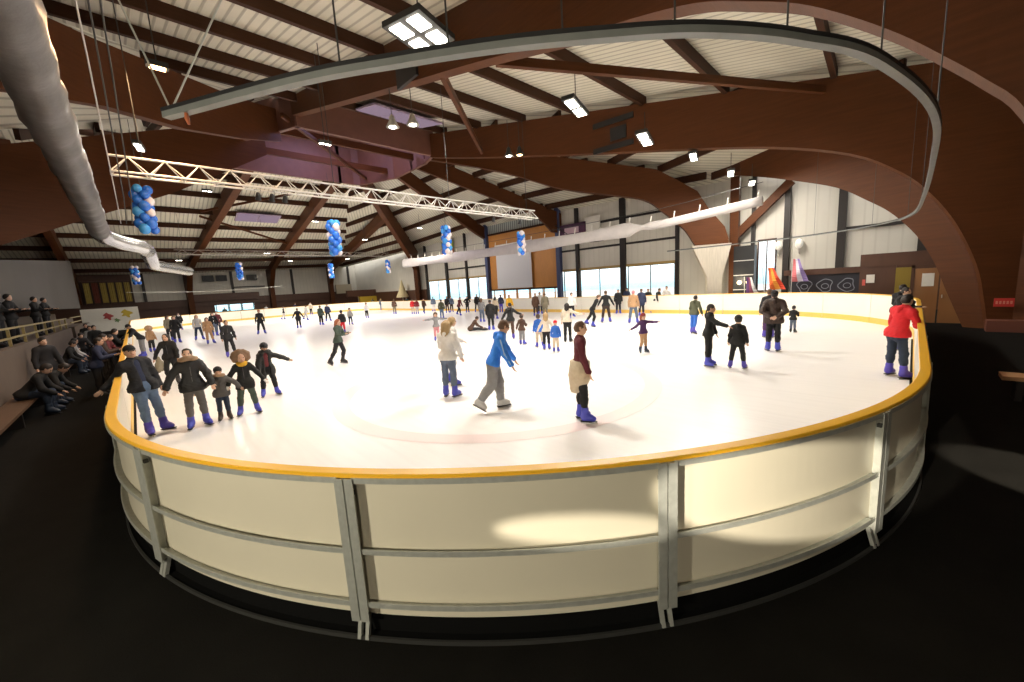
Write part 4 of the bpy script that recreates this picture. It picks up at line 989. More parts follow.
    if True:
        for n in 'lr':
            an, toe, sd = J[n][5:7] + (J[n][8],)
            dn = unit(sd-toe*(sd@toe)); fs_ = 1.0 if not kid else 1.05
            g = SDF().cap(an-sd*(.072 if skate else .03)*U, an, .036*U, .034*U, .02*U).cap(an-dn*.01*U, an+toe*.055*U+dn*.010*U, .034*U, .029*U, .02*U).cap(an+dn*.018*U-toe*.018*U, an+toe*.088*U*fs_+dn*.024*U, .028*U, .022*U, .02*U); V, Q = g.mesh(max(.012, res*.75), .003*U)
            sb = mesh_np('shoe' if shoe else 'skate', V, Q, cm(skc, 'skate'), o)
            if res < .03 and not shoe:
                base = an+dn*.054*U; MBs = MB(); Mt = Matrix((np.cross(toe, -dn), toe, -dn)).transposed()
                MBs.box(base+toe*.035*U*fs_, (.045*U, .165*U*fs_, .010*U), M=Mt); MBs.build('sole', M_sole if not hockey else cm('black', 'skate'), sb)
                MBs = MB(); MBs.box(base+toe*.04*U*fs_+dn*.022, (.006 if not near_ else .008, .17*U*fs_, .035), M=Mt); MBs.build('blade', M_blade, sb)
    # ---------- hair, hats
    hst, hcol = hair if hair else (None, None)
    if hst:
        g = SDF(); R_ = hr*1.12
        if hst == 'curly':
            for a in range(9):
                aa = a*2*PI/9; g.cap(HC+HU*.02*U-HF*.018*U, HC+(HR*math.cos(aa)*.070+HU*(math.sin(aa)*.058+.004)-HF*.020)*U*hs, hr*.95, hr*.78, .02*U)
        else:
            g.cap(HC+HU*.016*U-HF*.008*U, HC-HF*.012*U, R_, R_*.98, .02*U, (HR, .88))
            if hst in ('long', 'bob', 'tail'):
                Lh = {'long': .165, 'bob': .055, 'tail': .0}[hst]
                if Lh:
                    for sg in (-1, 0, 1): g.cap(HC-HF*.028*U+HR*sg*.030*U, HC-HF*(.072 if sg == 0 else .052)*U+HR*sg*.040*U-S*Lh*U-HU*.02*U, hr*.66, hr*.48, .03*U)
                else: g.cap(HC-HF*.05*U+HU*.02*U, HC-HF*.075*U-HU*.09*U, .018*U, .010*U, .01*U)
        n_ = unit(-HF+HU*(.85 if hst != 'curly' else .5)); g.cut(HC+HF*hr*(.60 if hst != 'curly' else .62)-HU*hr*.15, n_)
        if hst == 'short': g.cut(HC-HU*.030*U*hs, unit(HU*.9-HF*.25))
        V, Q = g.mesh(min(res, .016) if res < .02 else res*.8, 0, .004*U if (near_ or hst == 'curly') else .002*U); 
        if len(V): mesh_np('hair', V, Q, cm(hcol, 'hair'), o)
    if hat:
        g = SDF(); R_ = hr*1.17
        g.cap(HC+HU*.018*U-HF*.004*U, HC+HU*.008*U-HF*.006*U, R_, R_, .02*U, (HR, .90))
        g.cut(HC+HU*.012*U*hs, unit(HU+HF*-.12)); V, Q = g.mesh(min(res*.8, .02))
        ho = mesh_np('cap' if hat[0] == 'cap' else 'beanie', V, Q, cm(hat[1]), o)
        if hat[0] == 'cap':
            g = SDF().cap(HC+HF*hr*.9+HU*.020*U, HC+HF*hr*1.55+HU*.012*U, hr*.72, hr*.62, .01*U, (HU, .10)); V, Q = g.mesh(min(res*.6, .012), .003); mesh_np('brim', V, Q, cm(hat[1]), ho)
        if hat[0] == 'pom': V, Q = SDF().cap(HC+HU*(hr*1.25), HC+HU*hr*1.3, .022*U).mesh(.014, 0, .004); mesh_np('pompom', V, Q, cm(hat[1]), ho)
    def torus(name, c, ax, R_, r_, m_, par, noise=0.0, flatk=1.0):
        ax = unit(ax); x = unit(np.cross(ax, (.3, .9, .1))); y = np.cross(ax, x); g = SDF()
        for q in range(10):
            a, b2 = 2*PI*q/10, 2*PI*(q+1)/10; g.cap(c+R_*(x*math.cos(a)+y*math.sin(a)), c+R_*(x*math.cos(b2)+y*math.sin(b2)), r_, r_, .01)
        V, Q = g.mesh(min(res, .018), 0, noise); return mesh_np(name, V, Q, m_, par)
    if scarf: torus('scarf', NK+S*.008*U+FW*.012*U, S+FW*.25, .046*U, .031*U, cm(scarf), o, .002)
    if hood: torus('hood_fur', NK+S*.016*U-FW*.012*U, S*1.0-FW*.45, .072*U, .034*U, cm(hood, 'hair'), tp, .007)
    if skirt:
        g = SDF(); g.cap(P+.085*U*S, P+np.array((0, 0, -.07*U)), .090*U, .099*U, .03*U, (FW, .98)).cap(P+np.array((0, -.02*U, -.10*U)), P+np.array((0, -.05*U, -.20*U)), .085*U, .050*U, .04*U)
        g.cap(J['l'][3], J['r'][3], .070*U, k=KS, flat=(FW, .95))
        for n in 'lr': g.cap(J[n][3], J[n][3]+(J[n][4]-J[n][3])*.34, .060*U, .058*U, .05*U)
        g.cut(P+S*.085*U, -S); V, Q = g.mesh(res, .010*U, .005*U); mesh_np('tied_shirt' if skirt[0] == 'tied' else 'skirt', V, Q, cm(skirt[1]), o)
        if skirt[0] == 'tied':
            for sg in (-1, 1): V, Q = SDF().cap(P+FW*.075*U+S*.03*U, P+FW*.10*U+RT*sg*.035*U-S*.10*U, .018*U, .012*U).mesh(res); mesh_np('tied_sleeve', V, Q, cm(skirt[1]), o)
    if gloves:
        for n in 'lr':
            wr, ad = J[n][2], J[n][7]; V, Q = SDF().cap(wr-ad*.005*U, wr+ad*.085*U, .021*U, .017*U).cap(wr+ad*.02*U, wr+ad*.045*U+FW*.03*U, .010*U, .009*U, .01*U).mesh(res*.8); mesh_np('glove', V, Q, cm(gloves), o)
    if res < .024 and not (hat and hat[0] == 'hoodup'):
        for sg in (-1, 1):
            V, Q = SDF().cap(HC+HF*hr*.98+HR*sg*hr*.36+HU*.006*U, HC+HF*hr*.98+HR*sg*hr*.44+HU*.006*U, .0065*U).mesh(.006); mesh_np('eye', V, Q, M_eye, o)
        V, Q = SDF().cap(HC+HF*hr*1.02-HU*.036*U*hs-HR*.011*U, HC+HF*hr*1.02-HU*.036*U*hs+HR*.011*U, .0055*U).mesh(.006); mesh_np('lips', V, Q, M_mouth, o)
    return o, dict(J=J, P=P, C=C, NK=NK, HC=HC, FW=FW, RT=RT, S=S, rot=rot)
def px(x, y): return at_z(x, y, 0.0)
N1, N2, F1, F2 = .0125, .016, .024, .032
# ---- the family group at the front left
person('man in dark jacket and blue jeans leaning back on the left rail', px(153, 434), 1.6, 25, al='relax', ar=((-.5, .25, -.8), (.0, .45, -.35)), ll=((.2, .10, -1), (.12, .06, -1)), lr=((.22, .04, -1), (.16, .02, -1)), lean=(-9, 5), head=(10, 5), top=('jacket', 'dark'), bot=('jeans', 'ljeans'), hair=('short', 'hdark'), hat=('cap', 'black'), res=N1, shirt='navy', skate='violet', wide=1.12)
person('woman in black fur-hooded parka holding the hand of the small grey-coated boy', px(200, 427), 1.45, 5, al=((.15, .45, -.9), (.3, .15, -1)), ar=((.05, .62, -.8), (.2, .42, -.9)), ll=((.04, .08, -1), (-.04, .06, -1)), lr=((.10, .08, -1), (.0, .05, -1)), lean=(2, 0), head=(10, 0), top=('parka', 'black'), bot=('jeans', 'mgrey'), hair=('tail', 'hdark'), hood='fur', res=N1, skate='bviolet')
person('small boy in grey fur-hooded coat beside the yellow-scarf girl', px(226, 420), 1.03, 0, al=((.1, .75, -.55), (.25, .4, -.6)), ar=((.1, .8, -.5), (.2, .6, -.5)), ll='st', lr='st', head=(0, 8), top=('parka', 'dgrey'), bot=('jeans', 'djeans'), hair=('short', 'hdark'), hat=('beanie', 'black'), hood='fur', kid=True, res=N1, skate='dbrown', skin=2)
person('girl with big curly hair and yellow scarf in a black coat, white-gloved', px(250, 414), 1.26, 0, al=((.15, .6, -.8), (.35, .5, -.8)), ar=((.1, .55, -.8), (.35, .25, -.9)), ll='wide', lr='wide', head=(-6, 6), top=('coat', 'black'), bot=('trousers', 'green'), hair=('curly', 'curl'), scarf='yellow', gloves='white', res=N1, skate='bviolet', kid=True, hem=-.10)
person('boy in black cap and open black jacket over maroon shirt, arm stretched out', px(271, 396), 1.26, 10, al=((.1, .85, -.4), (.1, .9, -.5)), ar='relax', ll='wide', lr='wide', head=(0, 4), top=('parka', 'black'), bot=('trousers', 'black'), hair=('short', 'hdark'), hat=('cap', 'dark'), hood='black', res=N1, skate='bviolet', shirt='maroon', kid=True, hem=-.11)
person('woman all in black carrying a greenish shawl, behind the parka woman', px(175, 384), 1.44, -20, al='relax', ar=((.05, .5, -.85), (.1, .35, -1)), ll='st', lr='bent', lean=(5, 0), top=('jacket', 'black'), bot=('leggings', 'black'), hair=('long', 'hdark'), res=N2, skate='dark')
t = thing('shawl', 'greenish shawl hanging from the hand of the woman in black', 'shawl', tuple(np.array(px(162.5, 381))+np.array((0, 0, .52))))
V, Q = SDF().cap((0, 0, .22), (.05, .06, -.1), .05, .12, .03, (np.array((.7, -.7, 0)), .5)).cap((0, 0, .2), (-.06, -.05, -.16), .05, .09, .03).mesh(.018, 0, .012); mesh_np('cloth', V, Q, cm('khaki'), t)
person('dark-clothed youth standing alone with hands in pockets behind the family group', px(231, 357), 1.49, 15, ll='wide', lr='st', top=('jacket', 'dark'), bot=('trousers', 'dark'), hair=('short', 'dbrown'), res=N2, skate='violet')
# ---- centre left
person('red-haired woman in green-grey jacket gliding alone left of centre', px(341, 365), 1.48, 60, al='hold', ar='hold', ll='bent', lr='backl', lean=(6, 0), top=('jacket', 'green'), bot=('trousers', 'dark'), hair=('long', 'ginger'), res=N2, skate='dark')
person('child in dark top and red trousers directly behind the red-haired woman', px(343.5, 333), 1.35, 180, ll='st', lr='st', top=('jacket', 'dark'), bot=('trousers', 'red'), hair=('short', 'hdark'), res=F1, kid=True)
person('small child in pale top right of the red-trousered child', px(351, 325), 1.25, 20, top=('sweater', 'lgrey'), bot=('jeans', 'djeans'), res=F1, kid=True, ll='bent')
# ---- centre: couple, blue jacket, burgundy man
person('long-haired blond woman in white jacket and jeans beside a brown-haired skater', px(451, 397.5), 1.6, 150, al='hold', ar='relax', ll='st', lr='st', lean=(4, 0), top=('jacket', 'white'), bot=('jeans', 'greyblue'), hair=('long', 'blond'), res=N1, skate='bviolet')
person('light-brown-haired skater in grey trousers behind the white-jacketed blond woman', px(452.5, 385.5), 1.60, 110, al='fwd', ar='relax', ll='bent', lr='st', lean=(10, 0), top=('jacket', 'white'), bot=('trousers', 'lgrey'), hair=('bob', 'blond'), res=N1, skate='bviolet')
person('skater in bright blue jacket and grey track trousers striding right on hockey skates', px(496.5, 410), 1.68, 88, al=((.42, .12, -.9), (.5, .05, -.85)), ar=((.22, .14, -.95), (.45, .05, -.85)), ll=((.22, .05, -1), (.02, .03, -1)), lr=((-.12, .06, -1), (-.75, .05, -.9)), lean=(20, 0), head=(-14, 2), top=('jacket', 'royal'), bot=('track', 'grey'), hair=('short', 'hbrown'), res=N1, skate='lgrey', hockey=True, stripe='lblue', hem=-.03)
person('man in burgundy sweater with a beige shirt tied round his waist, facing right', px(581.5, 421.5), 1.61, 95, al=((.05, .10, -1), (.32, .03, -1)), ar=((.12, .16, -1), (.36, .05, -1)), ll='st', lr=((.12, .05, -1), (.02, .03, -1)), lean=(2, 0), head=(12, 2), top=('sweater', 'burg'), bot=('leggings', 'black'), hair=('short', 'hbrown'), skirt=('tied', 'beige'), hem=-.035, res=N1, skate='bviolet')
person('long-haired woman in cream top just behind the burgundy-sweater man, arm out right', px(568, 342.5), 1.45, 170, al='relax', ar=((.1, .75, -.4), (.2, .8, -.1)), ll='st', lr='st', top=('sweater', 'cream'), bot=('leggings', 'black'), hair=('long', 'hdark'), res=N2, skate='dark')
person('child in blue jacket at the left of three children skating together', px(539.5, 347.5), 1.17, 190, ll='st', lr='wide', top=('jacket', 'blue'), bot=('trousers', 'beige'), hair=('short', 'dbrown'), res=N2, kid=True, skate='bviolet')
person('girl in pale yellow top and black leggings in the middle of three children', px(547, 350), 1.25, 180, al='half', ar='half', top=('sweater', 'cream'), bot=('leggings', 'black'), hair=('long', 'blond'), res=N2, kid=True, skate='bviolet')
person('child in blue jacket and red beanie at the right of three children', px(556.3, 352.5), 1.02, 175, top=('jacket', 'blue'), bot=('trousers', 'beige'), hair=None, hat=('pom', 'red'), res=N2, kid=True, skate='bviolet')
person('adult in black leading a grey-clad child by the hand, centre of the ice', px(511.5, 339.5), 1.5, 200, al='half', ar='out', ll='side', lr='st', lean=(6, 3), top=('jacket', 'black'), bot=('trousers', 'brown'), hair=('short', 'hdark'), res=N2, skate='violet')
person('child in dark grey holding the hand of the black-clad adult', px(522.5, 345), 1.14, 150, al='half', ar='hold', top=('jacket', 'brown'), bot=('trousers', 'grey'), hair=('short', 'dbrown'), res=N2, kid=True, skate='bviolet')
# ---- right half
person('red-haired girl in dark purple with both arms spread wide, right of centre', px(643.5, 353.5), 1.18, 30, al='tee', ar='out', ll='st', lr=((.1, .0, -1), (-.5, .0, -1)), lean=(5, 4), top=('sweater', 'purple'), bot=('leggings', 'tan'), hair=('long', 'ginger'), res=N2, kid=True, skate='djeans', hat=('beanie', 'dred'))
person('person in olive-black jacket and bright jeans seen from behind before the concrete pier', px(694, 334), 1.44, 150, al='relax', ar='relax', ll='st', lr='backl', lean=(8, 0), top=('jacket', 'olive'), bot=('jeans', 'blue'), hair=('short', 'hdark'), res=N2, skate='violet')
person('woman in black with hand reaching toward the shoulder of a black-clad child', px(708, 366.5), 1.5, 80, al='relax', ar=((.75, .18, -.5), (1, .0, -.35)), ll='st', lr='st', lean=(4, 0), top=('jacket', 'black'), bot=('leggings', 'black'), hair=('tail', 'hdark'), res=N1, skate='bviolet')
person('child in black seen from behind, pushed along by the woman in black', px(737, 369), 1.25, 175, al='relax', ar='relax', ll='wide', lr='wide', top=('jacket', 'black'), bot=('trousers', 'black'), hair=('short', 'hdark'), hat=('beanie', 'black'), res=N1, kid=True, skate='violet')
person('big man in brown jacket seen from behind, hands clasped at his back', px(772.5, 351.5), 1.66, 180, al='back', ar='back', ll='st', lr='st', top=('parka', 'dbrown'), bot=('trousers', 'black'), hair=('short', 'hdark'), hat=('beanie', 'black'), res=N1, skate='bviolet', wide=1.12)
person('someone in violet trousers almost hidden behind the man in brown', px(768, 338), 1.6, 180, top=('jacket', 'dark'), bot=('trousers', 'purple'), res=F1)
person('small child in dark jacket and grey jeans right of the man in brown', px(792.5, 333), 0.94, 160, al='phone', ar='phone', top=('jacket', 'black'), bot=('jeans', 'greyblue'), hair=('short', 'hdark'), res=N2, kid=True, skate='dark')
person('man in bright red jacket and jeans leaning on the right rail', (10.98, .15, 0), 1.62, 135, al='relax', ar=((.25, .15, -.9), (.75, -.4, -.05)), ll='st', lr='wide', lean=(7, 5), top=('jacket', 'red'), bot=('jeans', 'djeans'), hair=('short', 'hdark'), res=N1, skate='violet', wide=1.15)
person('dark-haired youth behind the man in red, left of two at the right rail', (16.3, .24, 0), 1.6, 150, al='hold', ar='hold', lean=(10, 0), top=('jacket', 'black'), bot=('trousers', 'dark'), hair=('short', 'hdark'), res=N2)
person('dark-haired youth behind the man in red, right of two at the right rail', (14.6, .20, 0), 1.6, 60, al='hold', ar='hold', lean=(10, 0), top=('jacket', 'black'), bot=('trousers', 'dark'), hair=('short', 'hdark'), res=N2)
# ---- behind centre, far rows.  (px, py, height, facing, label, options)
far = [
 (437.5, 341, 1.35, 10, 'girl in grey top and pink trousers with arms held straight out, far centre', dict(al='tee', ar='tee', top=('sweater', 'grey'), bot=('leggings', 'pink'), hair=('long', 'hbrown'), kid=True, res=.02)),
 (491.5, 330, 1.70, 170, 'person in long black coat standing in front of a brown-haired woman in grey', dict(top=('coat', 'black'), bot=('leggings', 'black'), hair=('short', 'hdark'))),
 (482.5, 322, 1.66, 160, 'brown-haired woman in grey top left of the black-coated person', dict(top=('sweater', 'grey'), bot=('jeans', 'greyblue'), hair=('long', 'hbrown'))),
 (496, 319, 1.64, 150, 'person with pale top and black skirt right of the black-coated person', dict(top=('sweater', 'beige'), bot=('leggings', 'black'), hair=('bob', 'hdark'), skirt=('plain', 'black'), ll='wide')),
 (501.5, 312.5, 1.6, 180, 'person in blue and violet behind the pale-topped skater', dict(top=('jacket', 'navy'), bot=('jeans', 'violet'), hair=('short', 'hbrown'))),
 (510, 317, 1.7, 20, 'person in yellow jacket behind the adult in black', dict(top=('jacket', 'yellow'), bot=('trousers', 'dark'), hair=('short', 'ginger'))),
 (477.5, 312, 1.75, 20, 'tall person in black at the far boards before the windows', dict(top=('jacket', 'black'), bot=('trousers', 'black'), ll='wide', lr='wide')),
 (467.8, 312.5, 1.6, 0, 'person in black with hands on hips at the far boards', dict(al='hip', ar='hip', top=('jacket', 'black'), bot=('trousers', 'black'))),
 (459.5, 315.5, 1.7, 60, 'dark maroon skater stepping wide with one leg back, far centre', dict(top=('jacket', 'maroon'), bot=('trousers', 'dark'), ll='push', lr='fwd', lean=(14, 0))),
 (452, 312, 1.65, 0, 'grey-clad person close behind the maroon skater', dict(top=('jacket', 'greyblue'), bot=('trousers', 'dbrown'))),
 (447.5, 313, 1.68, 30, 'dark-clad person left of the maroon skater at the boards', dict(top=('jacket', 'dark'), bot=('trousers', 'brown'), ll='wide')),
 (442.3, 319, 1.6, 175, 'person in olive top and light jeans, back turned, far centre left', dict(top=('jacket', 'olive'), bot=('jeans', 'ljeans'), hair=('short', 'hdark'))),
 (434, 311.5, 1.65, 180, 'person in grey-blue jacket and white trousers at the far boards', dict(top=('jacket', 'greyblue'), bot=('trousers', 'white'))),
 (424.3, 313.5, 1.6, 40, 'brown-clad skater stepping right near a pair in red', dict(top=('jacket', 'brown'), bot=('trousers', 'dark'), ll='push', lr='fwd')),
 (417.5, 314, 1.55, 180, 'right one of a pair in dark red jackets at the far end', dict(top=('jacket', 'dred'), bot=('trousers', 'lgrey'))),
 (413.3, 314, 1.55, 180, 'left one of a pair in dark red jackets at the far end', dict(top=('jacket', 'red'), bot=('trousers', 'beige'))),
 (407.5, 310, 1.65, 180, 'person in dark teal at the boards under the cream parasol', dict(top=('jacket', 'teal'), bot=('trousers', 'dark'))),
 (395, 314, 1.65, 170, 'person in brown jacket and khaki trousers on the far ice, arms hanging', dict(top=('jacket', 'brown'), bot=('trousers', 'khaki'))),
 (381.8, 310, 1.6, 180, 'person in grey-blue in front of the yellow kiosk', dict(top=('jacket', 'greyblue'), bot=('jeans', 'ljeans'), hair=('long', 'blond'))),
 (373.5, 310, 1.65, 180, 'thin person in dark green left of the yellow kiosk front', dict(top=('jacket', 'green'), bot=('trousers', 'dark'))),
 (367.3, 318, 1.55, 20, 'child in white top and dark trousers alone on the far ice', dict(top=('sweater', 'white'), bot=('trousers', 'dark'), kid=True)),
 (328.6, 321, 1.68, 20, 'right one of a dark pair far left, feet apart', dict(top=('jacket', 'navy'), bot=('trousers', 'black'), ll='wide', lr='wide')),
 (321.8, 325, 1.65, 150, 'left one of a dark pair far left, seen from behind', dict(top=('jacket', 'green'), bot=('trousers', 'black'))),
 (311.5, 314.5, 1.65, 20, 'person in pale scarf and dark trousers at the far left boards', dict(top=('jacket', 'beige'), bot=('trousers', 'black'), scarf='white')),
 (306.5, 320, 1.6, 70, 'person in light grey striding right on the far left ice', dict(top=('jacket', 'lgrey'), bot=('trousers', 'lgrey'), ll='push', lr='fwd', lean=(10, 0))),
 (299.5, 328, 1.6, 180, 'person in black coat skating away, far left centre', dict(top=('coat', 'black'), bot=('trousers', 'black'), al='half', ar='half')),
 (295, 315, 1.7, 70, 'dark-blue leaning skater behind the black coat, far left', dict(top=('jacket', 'navy'), bot=('trousers', 'dark'), lean=(16, 0), al='out', ar='out')),
 (284.5, 319.5, 1.5, 90, 'small dark skater with pale trousers near the far left boards', dict(top=('jacket', 'dark'), bot=('trousers', 'lgrey'), ll='bent', lr='backl')),
 (267.5, 317, 1.6, 180, 'person in pale jacket just behind the man in black at far left', dict(top=('jacket', 'lgrey'), bot=('jeans', 'ljeans'))),
 (262, 334, 1.72, 0, 'man in black sweater with legs apart, skating toward the viewer at far left', dict(top=('sweater', 'black'), bot=('trousers', 'black'), hair=('short', 'ginger'), ll='wide', lr='wide', res=F1)),
 (226.5, 321, 1.75, 0, 'person in dark teal standing before the bright far window', dict(top=('coat', 'teal'), bot=('trousers', 'teal'))),
 (200, 340, 1.66, 10, 'woman in white top and dark jeans, left of a group of three', dict(top=('sweater', 'lgrey'), bot=('jeans', 'djeans'), hair=('long', 'tan'), ll='wide', lr='wide', res=F1)),
 (210.5, 344, 1.55, 10, 'person in tan jacket and tan leggings, in front of the far couple', dict(top=('jacket', 'tan'), bot=('trousers', 'tan'), hair=('long', 'brown'), ll='wide', res=F1)),
 (215.5, 336, 1.7, 20, 'person in black jacket over pale shirt, in the far couple', dict(top=('jacket', 'black'), bot=('jeans', 'greyblue'), shirt='white', hair=('long', 'brown'), res=F1)),
 (219.5, 334, 1.72, 10, 'dark-haired person behind the far couple, right', dict(top=('jacket', 'maroon'), bot=('jeans', 'djeans'), hair=('short', 'hdark'), res=F1)),
 (593, 327, 1.72, 80, 'man in black gliding low to the right with long stretched legs', dict(top=('jacket', 'black'), bot=('trousers', 'black'), ll='push', lr='bent', lean=(28, 0), al='back', ar='back', res=F1, heading=None)),
 (606.3, 322.5, 1.78, 180, 'broad man in black seen from behind with arms hanging away from his body', dict(top=('sweater', 'black'), bot=('trousers', 'dbrown'), al='half', ar='half', ll='wide', lr='wide', res=F1, wide=1.1)),
 (618.5, 313.5, 1.7, 0, 'person in black coat at the boards below the dark window column', dict(top=('coat', 'black'), bot=('trousers', 'black'))),
 (627, 311, 1.72, 0, 'person in blue by the boards right of the black-coated figure', dict(top=('jacket', 'navy'), bot=('jeans', 'blue'))),
 (633.5, 323.5, 1.75, 170, 'tall person in orange-tan top and black shorts with grey legs, before the windows', dict(top=('jacket', 'tan'), bot=('trousers', 'greyblue'), hair=('short', 'pink'), ll='wide', lr='wide', res=F1)),
 (641.5, 316, 1.72, 180, 'person in long dark navy coat behind the orange-tan top', dict(top=('coat', 'navy'), bot=('trousers', 'dark'))),
 (648.3, 312, 1.62, 0, 'person in black at the boards, left of two near the window edge', dict(top=('jacket', 'black'), bot=('trousers', 'black'), ll='wide')),
 (656, 313, 1.72, 60, 'person in black bending forward at the boards near the window edge', dict(top=('jacket', 'black'), bot=('trousers', 'dark'), lean=(22, 0), ll='fwd', lr='backl')),
 (666.6, 312.5, 1.78, 0, 'person in white top and dark trousers at the window edge by the boards', dict(top=('sweater', 'white'), bot=('trousers', 'djeans'))),
 (572, 319, 1.72, 20, 'person in white top and black trousers striding behind the long-haired woman', dict(top=('sweater', 'white'), bot=('trousers', 'dark'), ll='push', lr='st')),
 (536, 316, 1.72, 10, 'brown-coated person, left of three standing at the far boards', dict(top=('coat', 'brown'), bot=('trousers', 'dbrown'))),
 (540.5, 314, 1.75, 0, 'grey-coated person, middle of three standing at the far boards', dict(top=('coat', 'lgrey'), bot=('trousers', 'dark'))),
 (545.5, 317, 1.72, 180, 'khaki-coated person, right of three standing at the far boards', dict(top=('coat', 'khaki'), bot=('trousers', 'khaki'))),
 (153, 352, 1.35, 30, 'child with tan hood standing right of the huddle at the left rail', dict(top=('jacket', 'tan'), bot=('trousers', 'dark'), hair=('curly', 'tan'), kid=True, res=.02)),
 (144.5, 357, 1.72, -75, 'person in dark jacket and grey trousers bending onto the left rail', dict(top=('jacket', 'dark'), bot=('trousers', 'grey'), hat=('cap', 'black'), lean=(32, 0), al='fwd', ar='fwd', res=.018, skate='bviolet')),
 (178, 343, 1.72, 10, 'tall dark-dressed person in the pair behind the woman in black', dict(top=('jacket', 'black'), bot=('trousers', 'dark'), hair=('long', 'hbrown'), res=F1)),
 (171, 341, 1.70, 30, 'brown-haired person in grey in the pair behind the woman in black', dict(top=('jacket', 'khaki'), bot=('trousers', 'dark'), hair=('long', 'brown'), res=F1)),
 (181, 330, 1.6, 0, 'dark figure with white collar at the far left boards', dict(top=('coat', 'dark'), bot=('trousers', 'lgrey'), scarf='white', res=F1)),
]
for x, y, h_, ph, lab, kw in far:
    kw = dict(kw); kw.setdefault('res', F2); kw.setdefault('skate', 'bviolet'); kw.setdefault('hair', ('short', 'hbrown'))
    person(lab, px(x, y), h_*.93, ph, **kw)
# fallen skater lying on the ice
person('dark-clad skater who has fallen and half lies on the ice', px(470.5, 331), 1.6, 100, al='fwd', ar='fwd', ll=((1, .2, -.1), (1, .1, -.1)), lr=((1, .3, .0), (.9, .0, -.2)), lean=(38, 0), top=('jacket', 'brown'), bot=('trousers', 'dark'), hair=('short', 'dbrown'), res=F1, skate='dark', seat=.02)
# ---- outside the left rail and along the dark aisle
out = [((-1.0, 16.4), 1.68, 'dark-haired person outside the left rail, nearest of the huddle', (1, -.2), 'hold', 12, ('jacket', 'navy')), ((-.95, 17.9), 1.7, 'brown-haired person outside the left rail, second of the huddle', (1, 0), 'hold', 10, ('jacket', 'dbrown')),
       ((-.9, 19.6), 1.6, 'maroon-topped person outside the left rail, third of the huddle', (1, -.3), 'hold', 14, ('jacket', 'maroon')), ((-.85, 22.0), 1.7, 'dark person outside the left rail, farthest of the huddle', (1, 0), 'fwd', 16, ('jacket', 'black')),
       ((-1.5, 27.5), 1.72, 'standing onlooker in black in the dark aisle, rightmost of four', (.3, -1), 'relax', 2, ('jacket', 'black')), ((-1.75, 29.5), 1.66, 'standing onlooker in dark grey in the dark aisle, second from the right', (.2, -1), 'relax', 2, ('jacket', 'grey')),
       ((-2.0, 31.5), 1.74, 'standing onlooker with pale face in the dark aisle, third from the right', (.1, -1), 'hold', 2, ('coat', 'black')), ((-1.9, 25.2), 1.6, 'onlooker stooping over the bench in the dark aisle', (.4, -1), 'fwd', 30, ('jacket', 'dark')),
       ((-2.08, 17.9), 1.75, 'tall dark figure standing by the stairs gap in the stand wall', (.6, -1), 'relax', 4, ('coat', 'dark'))]
for (x, y), h_, lab, hd_, arm, ln, tp_ in out:
    person(lab, (x, y, 0), h_, 0, al=arm, ar=arm, lean=(ln, 0), top=tp_, bot=('trousers', 'dark'), hair=('short', 'hdark'), res=F1 if y > 20 else .02, skate=None, ground=FLOORZ-.055, heading=hd_, group='people outside the boards')
for (x, y), lab, ln in (((-2.15, 14.6), 'hunched person in dark coat seated on the aisle bench, nearest the viewer', 40), ((-2.1, 15.7), 'seated person bending to tie a skate, second along the aisle bench', 55), ((-2.15, 22.5), 'seated dark figure far along the aisle bench', 25), ((-2.15, 23.9), 'seated pale-jacketed figure farthest along the aisle bench', 20)):
    person(lab, (x, y, 0), 1.72, 0, al=((.25, .3, -.9), (.7, -.25, -.55)), ar=((.25, .3, -.9), (.65, -.3, -.6)), ll='sit', lr='sit', lean=(ln, 0), top=('coat' if y < 15 else 'jacket', 'black' if y < 23 else 'lgrey'), bot=('trousers', 'djeans'), hair=('short', 'hdark'), res=.02, skate='djeans', heading=(1, -.15), seat=.44-FLOORZ*0, ground=FLOORZ, hem=-.03, group='people outside the boards')
for (x, y), lab in (((-3.0, 19.3), 'dark spectator behind the yellowish railing, nearest'), ((-3.0, 21.2), 'dark spectator behind the yellowish railing, second'), ((-3.0, 26.0), 'dark spectator behind the yellowish railing, farther'), ((-3.0, 28.5), 'dark spectator behind the yellowish railing, farthest')):
    person(lab, (x, y, 0), 1.65, 0, al='hold', ar='hold', top=('jacket', 'black'), bot=('trousers', 'dark'), hair=('short', 'hdark'), res=F1, skate=None, heading=(1, -.3), ground=1.335, group='people outside the boards')
# ================================================================== lamps
M_lens = emis('flood_lens', (1.0, .93, .80), 14)
M_lensw = emis('flood_lens_warm', (1.0, .62, .30), 14)
LK = .70
def area(loc, power, size, col=(1, .93, .82), rot=(0, 0, 0), spread=PI):
    l = bpy.data.lights.new('lamp_light', 'AREA'); l.energy = power*LK; l.shape = 'DISK'; l.size = size; l.color = col; l.spread = spread
    o = bpy.data.objects.new('lamp_light', l); COL.objects.link(o); o.location = loc; o.rotation_euler = rot; return o
def spot(loc, target, power, angle, blend=.3, col=(1, .9, .72), radius=.05):
    l = bpy.data.lights.new('patch_spot', 'SPOT'); l.energy = power; l.spot_size = angle; l.spot_blend = blend; l.color = col; l.shadow_soft_size = radius
    o = bpy.data.objects.new('patch_spot', l); COL.objects.link(o); o.location = loc
    o.rotation_euler = (Vector(target)-Vector(loc)).to_track_quat('-Z', 'Y').to_euler(); return o
